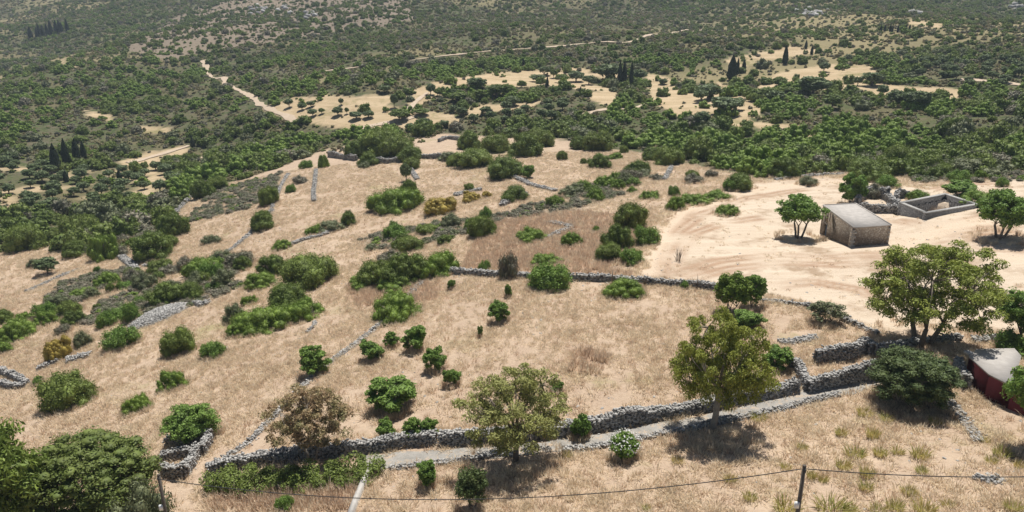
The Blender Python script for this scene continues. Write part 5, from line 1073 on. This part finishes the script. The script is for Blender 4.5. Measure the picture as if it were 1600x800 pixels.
# grey cushion scrub
P, px, py, d = cand(42000, 60, 260, 1.6); g = anyin(px, py, GREY) & (fbm(P[:, 0] / 9, P[:, 1] / 9, 51, 3) > 0.40); P = P[g]; k = len(P)
w = 0.8 + 1.2 * rng.random(k); P[:, 2] -= 0.08; gp = FAR['twig'] + FAR['grey'] + FAR['mat']; gk = rng.random(k); pid = np.where(gk < 0.66, rng.integers(0, 2, k), np.where(gk < 0.88, 2 + rng.integers(0, 2, k), 4 + rng.integers(0, 2, k)))
scatter('grey_cushion_scrub', P, np.stack([w, w, w * 0.5], -1), rng.random(k) * 6.28, pid, gp, 'grey brown spiny cushion scrub in strips on the terraces', 'grey')
# dry grass
TUFT = [weed_mesh(500 + i, 'grass', 30, 1.0, 0.8, 0.045) for i in range(3)] + [weed_mesh(510 + i, 'grassr', 26, 1.0, 0.6, 0.045) for i in range(2)]
P, px, py, d = cand(190000, 36, 215, 1.3)
lanep, _, _ = polyline([(560,725),(640,717),(720,711),(800,705),(900,694),(1000,678),(1080,663),(1180,640),(1260,620),(1340,602),(1400,592)], 1.0)
lm = np.zeros(len(P), bool)
for c in lanep: lm |= (P[:, 0] - c[0]) ** 2 + (P[:, 1] - c[1]) ** 2 < (0.75 + 0.7 * rng.random(len(P))) ** 2
mownm = inpoly(px, py, MOWN); redm = anyin(px, py, RED); terr = inpoly(px, py, TERR)
hs = ((P[:, 0] > 49) & (P[:, 0] < 57) & (P[:, 1] > 105) & (P[:, 1] < 120)) | ((P[:, 0] > 64) & (P[:, 0] < 78) & (P[:, 1] > 116) & (P[:, 1] < 130) & inpoly(px, py, [(1405,330),(1447,342),(1529,325),(1477,305)]))
gn = fbm(P[:, 0] / 5, P[:, 1] / 5, 81, 3)
keep = terr & ~lm & ~hs & (rng.random(len(P)) < np.where(mownm, 0.03, np.where(redm, 0.95, np.clip((gn - 0.2) * 2.0, 0.15, 1) * np.where(py > 610, 0.6, 1)))) & (px > -150) & (px < 1750)
P = P[keep]; redm = redm[keep]; mownm = mownm[keep]; near = (py[keep] > 610); k = len(P); hh = (0.25 + 0.35 * rng.random(k)) * np.where(redm, 1.7, 1) * np.where(mownm, 0.6, 1) * np.where(near, 1.0, 1); ww = (0.45 + 0.5 * rng.random(k)) * np.where(near, 1.35, 1)
pid = np.where(redm & (rng.random(k) < 0.8), 3 + rng.integers(0, 2, k), np.where(rng.random(k) < 0.12, 3 + rng.integers(0, 2, k), rng.integers(0, 3, k)))
ex = []
for sx_, sy_, sr_ in SKIRT:
    kk = int(6 + sr_ * 14); a_ = rng.random(kk) * 6.283; q_ = sr_ * (0.82 + 0.4 * rng.random(kk)); ex.append(np.stack([sx_ + np.cos(a_) * q_, sy_ + np.sin(a_) * q_], -1))
ex = np.concatenate(ex); P = np.r_[P, np.c_[ex, H(ex[:, 0], ex[:, 1])]]; ke = len(ex); ww = np.r_[ww, 0.4 + 0.5 * rng.random(ke)]; hh = np.r_[hh, 0.4 + 0.55 * rng.random(ke)]; pid = np.r_[pid, rng.integers(0, 5, ke)]; k = len(P)
P[:, 2] -= 0.02
scatter('dry_grass', P, np.stack([ww, ww, hh], -1), rng.random(k) * 6.28, pid, TUFT, 'dry straw grass covering the terraces and fields', 'grass')
# loose stones on the slopes
rr_ = np.random.default_rng(17); STN = []
for i_ in range(4):
    V, T = rocks(np.zeros((1, 3)), np.array([[0.5, 0.42, 0.3]]), np.array([0.0]), rr_); STN.append(mesh('stone', V, [T], 'stone'))
P, px, py, d = cand(26000, 38, 190, 1.4); sn = fbm(P[:, 0] / 10, P[:, 1] / 10, 141, 3)
keep = inpoly(px, py, TERR) & (rng.random(len(P)) < np.clip((sn - 0.42) * 2.0, 0.03, 0.7)) & (px > -100) & (px < 1700); P = P[keep]; k = len(P); ww = 0.10 + 0.34 * rng.random(k) ** 3
scatter('loose_stones', P, np.stack([ww, ww, ww * 0.8], -1), rng.random(k) * 6.28, rng.integers(0, 4, k), STN, 'loose limestone scattered over the dry slopes', 'stone')
# pale boulders on the far hills
rng = np.random.default_rng(91)
for cx, cy, sx, sy, nn, lab in ((1265,20,30,6,26,'cluster of pale limestone crags on the far hillside'),(1592,12,14,5,16,'pale limestone crag at the crest of the far hillside'),(420,15,30,7,22,'scattered white limestone boulders on the rocky hilltop'),(480,24,20,5,14,'broken limestone outcrop below the rocky hilltop'),(1432,22,6,3,5,'single small pale rock among far scrub')):
    q = hit(cx + rng.normal(size=nn) * sx * 0.5, cy + rng.normal(size=nn) * sy * 0.5); c = q[0].copy()
    V, T = rocks(q - c + [0, 0, 0.4], (1.0 + 1.6 * rng.random((nn, 1))) * np.array([[1.3, 1, 0.85]]), rng.random(nn) * 6.28, rng)
    o = link('rock_outcrop', mesh('rock_outcrop', V, [T], 'stone'), loc=c); tag(o, lab, 'rocks', None, 'stuff')

# ------------------------------------------------------------------ the hazy summer air
def haze():
    mb = MB(); zt = float(GZ.max()) + 25; zb = float(GZ.min()) - 1.5
    mb.box((0, 805, (zt + zb) / 2), (1330, 0, 0), (0, 915, 0), (0, 0, (zt - zb) / 2))
    m = bpy.data.materials.new('haze_air'); m.use_nodes = True; N = m.node_tree.nodes; L = m.node_tree.links; N.remove(N['Principled BSDF'])
    v = N.new('ShaderNodeVolumePrincipled'); v.inputs['Color'].default_value = (0.72, 0.85, 1.0, 1); v.inputs['Density'].default_value = 0.00017; v.inputs['Anisotropy'].default_value = 0.1
    L.new(v.outputs[0], N['Material Output'].inputs['Volume']); MAT['haze'] = m
    tag(link('haze', mb.data('haze', 'haze')), 'thin bluish summer haze over the valley', None, None, 'stuff')
haze()
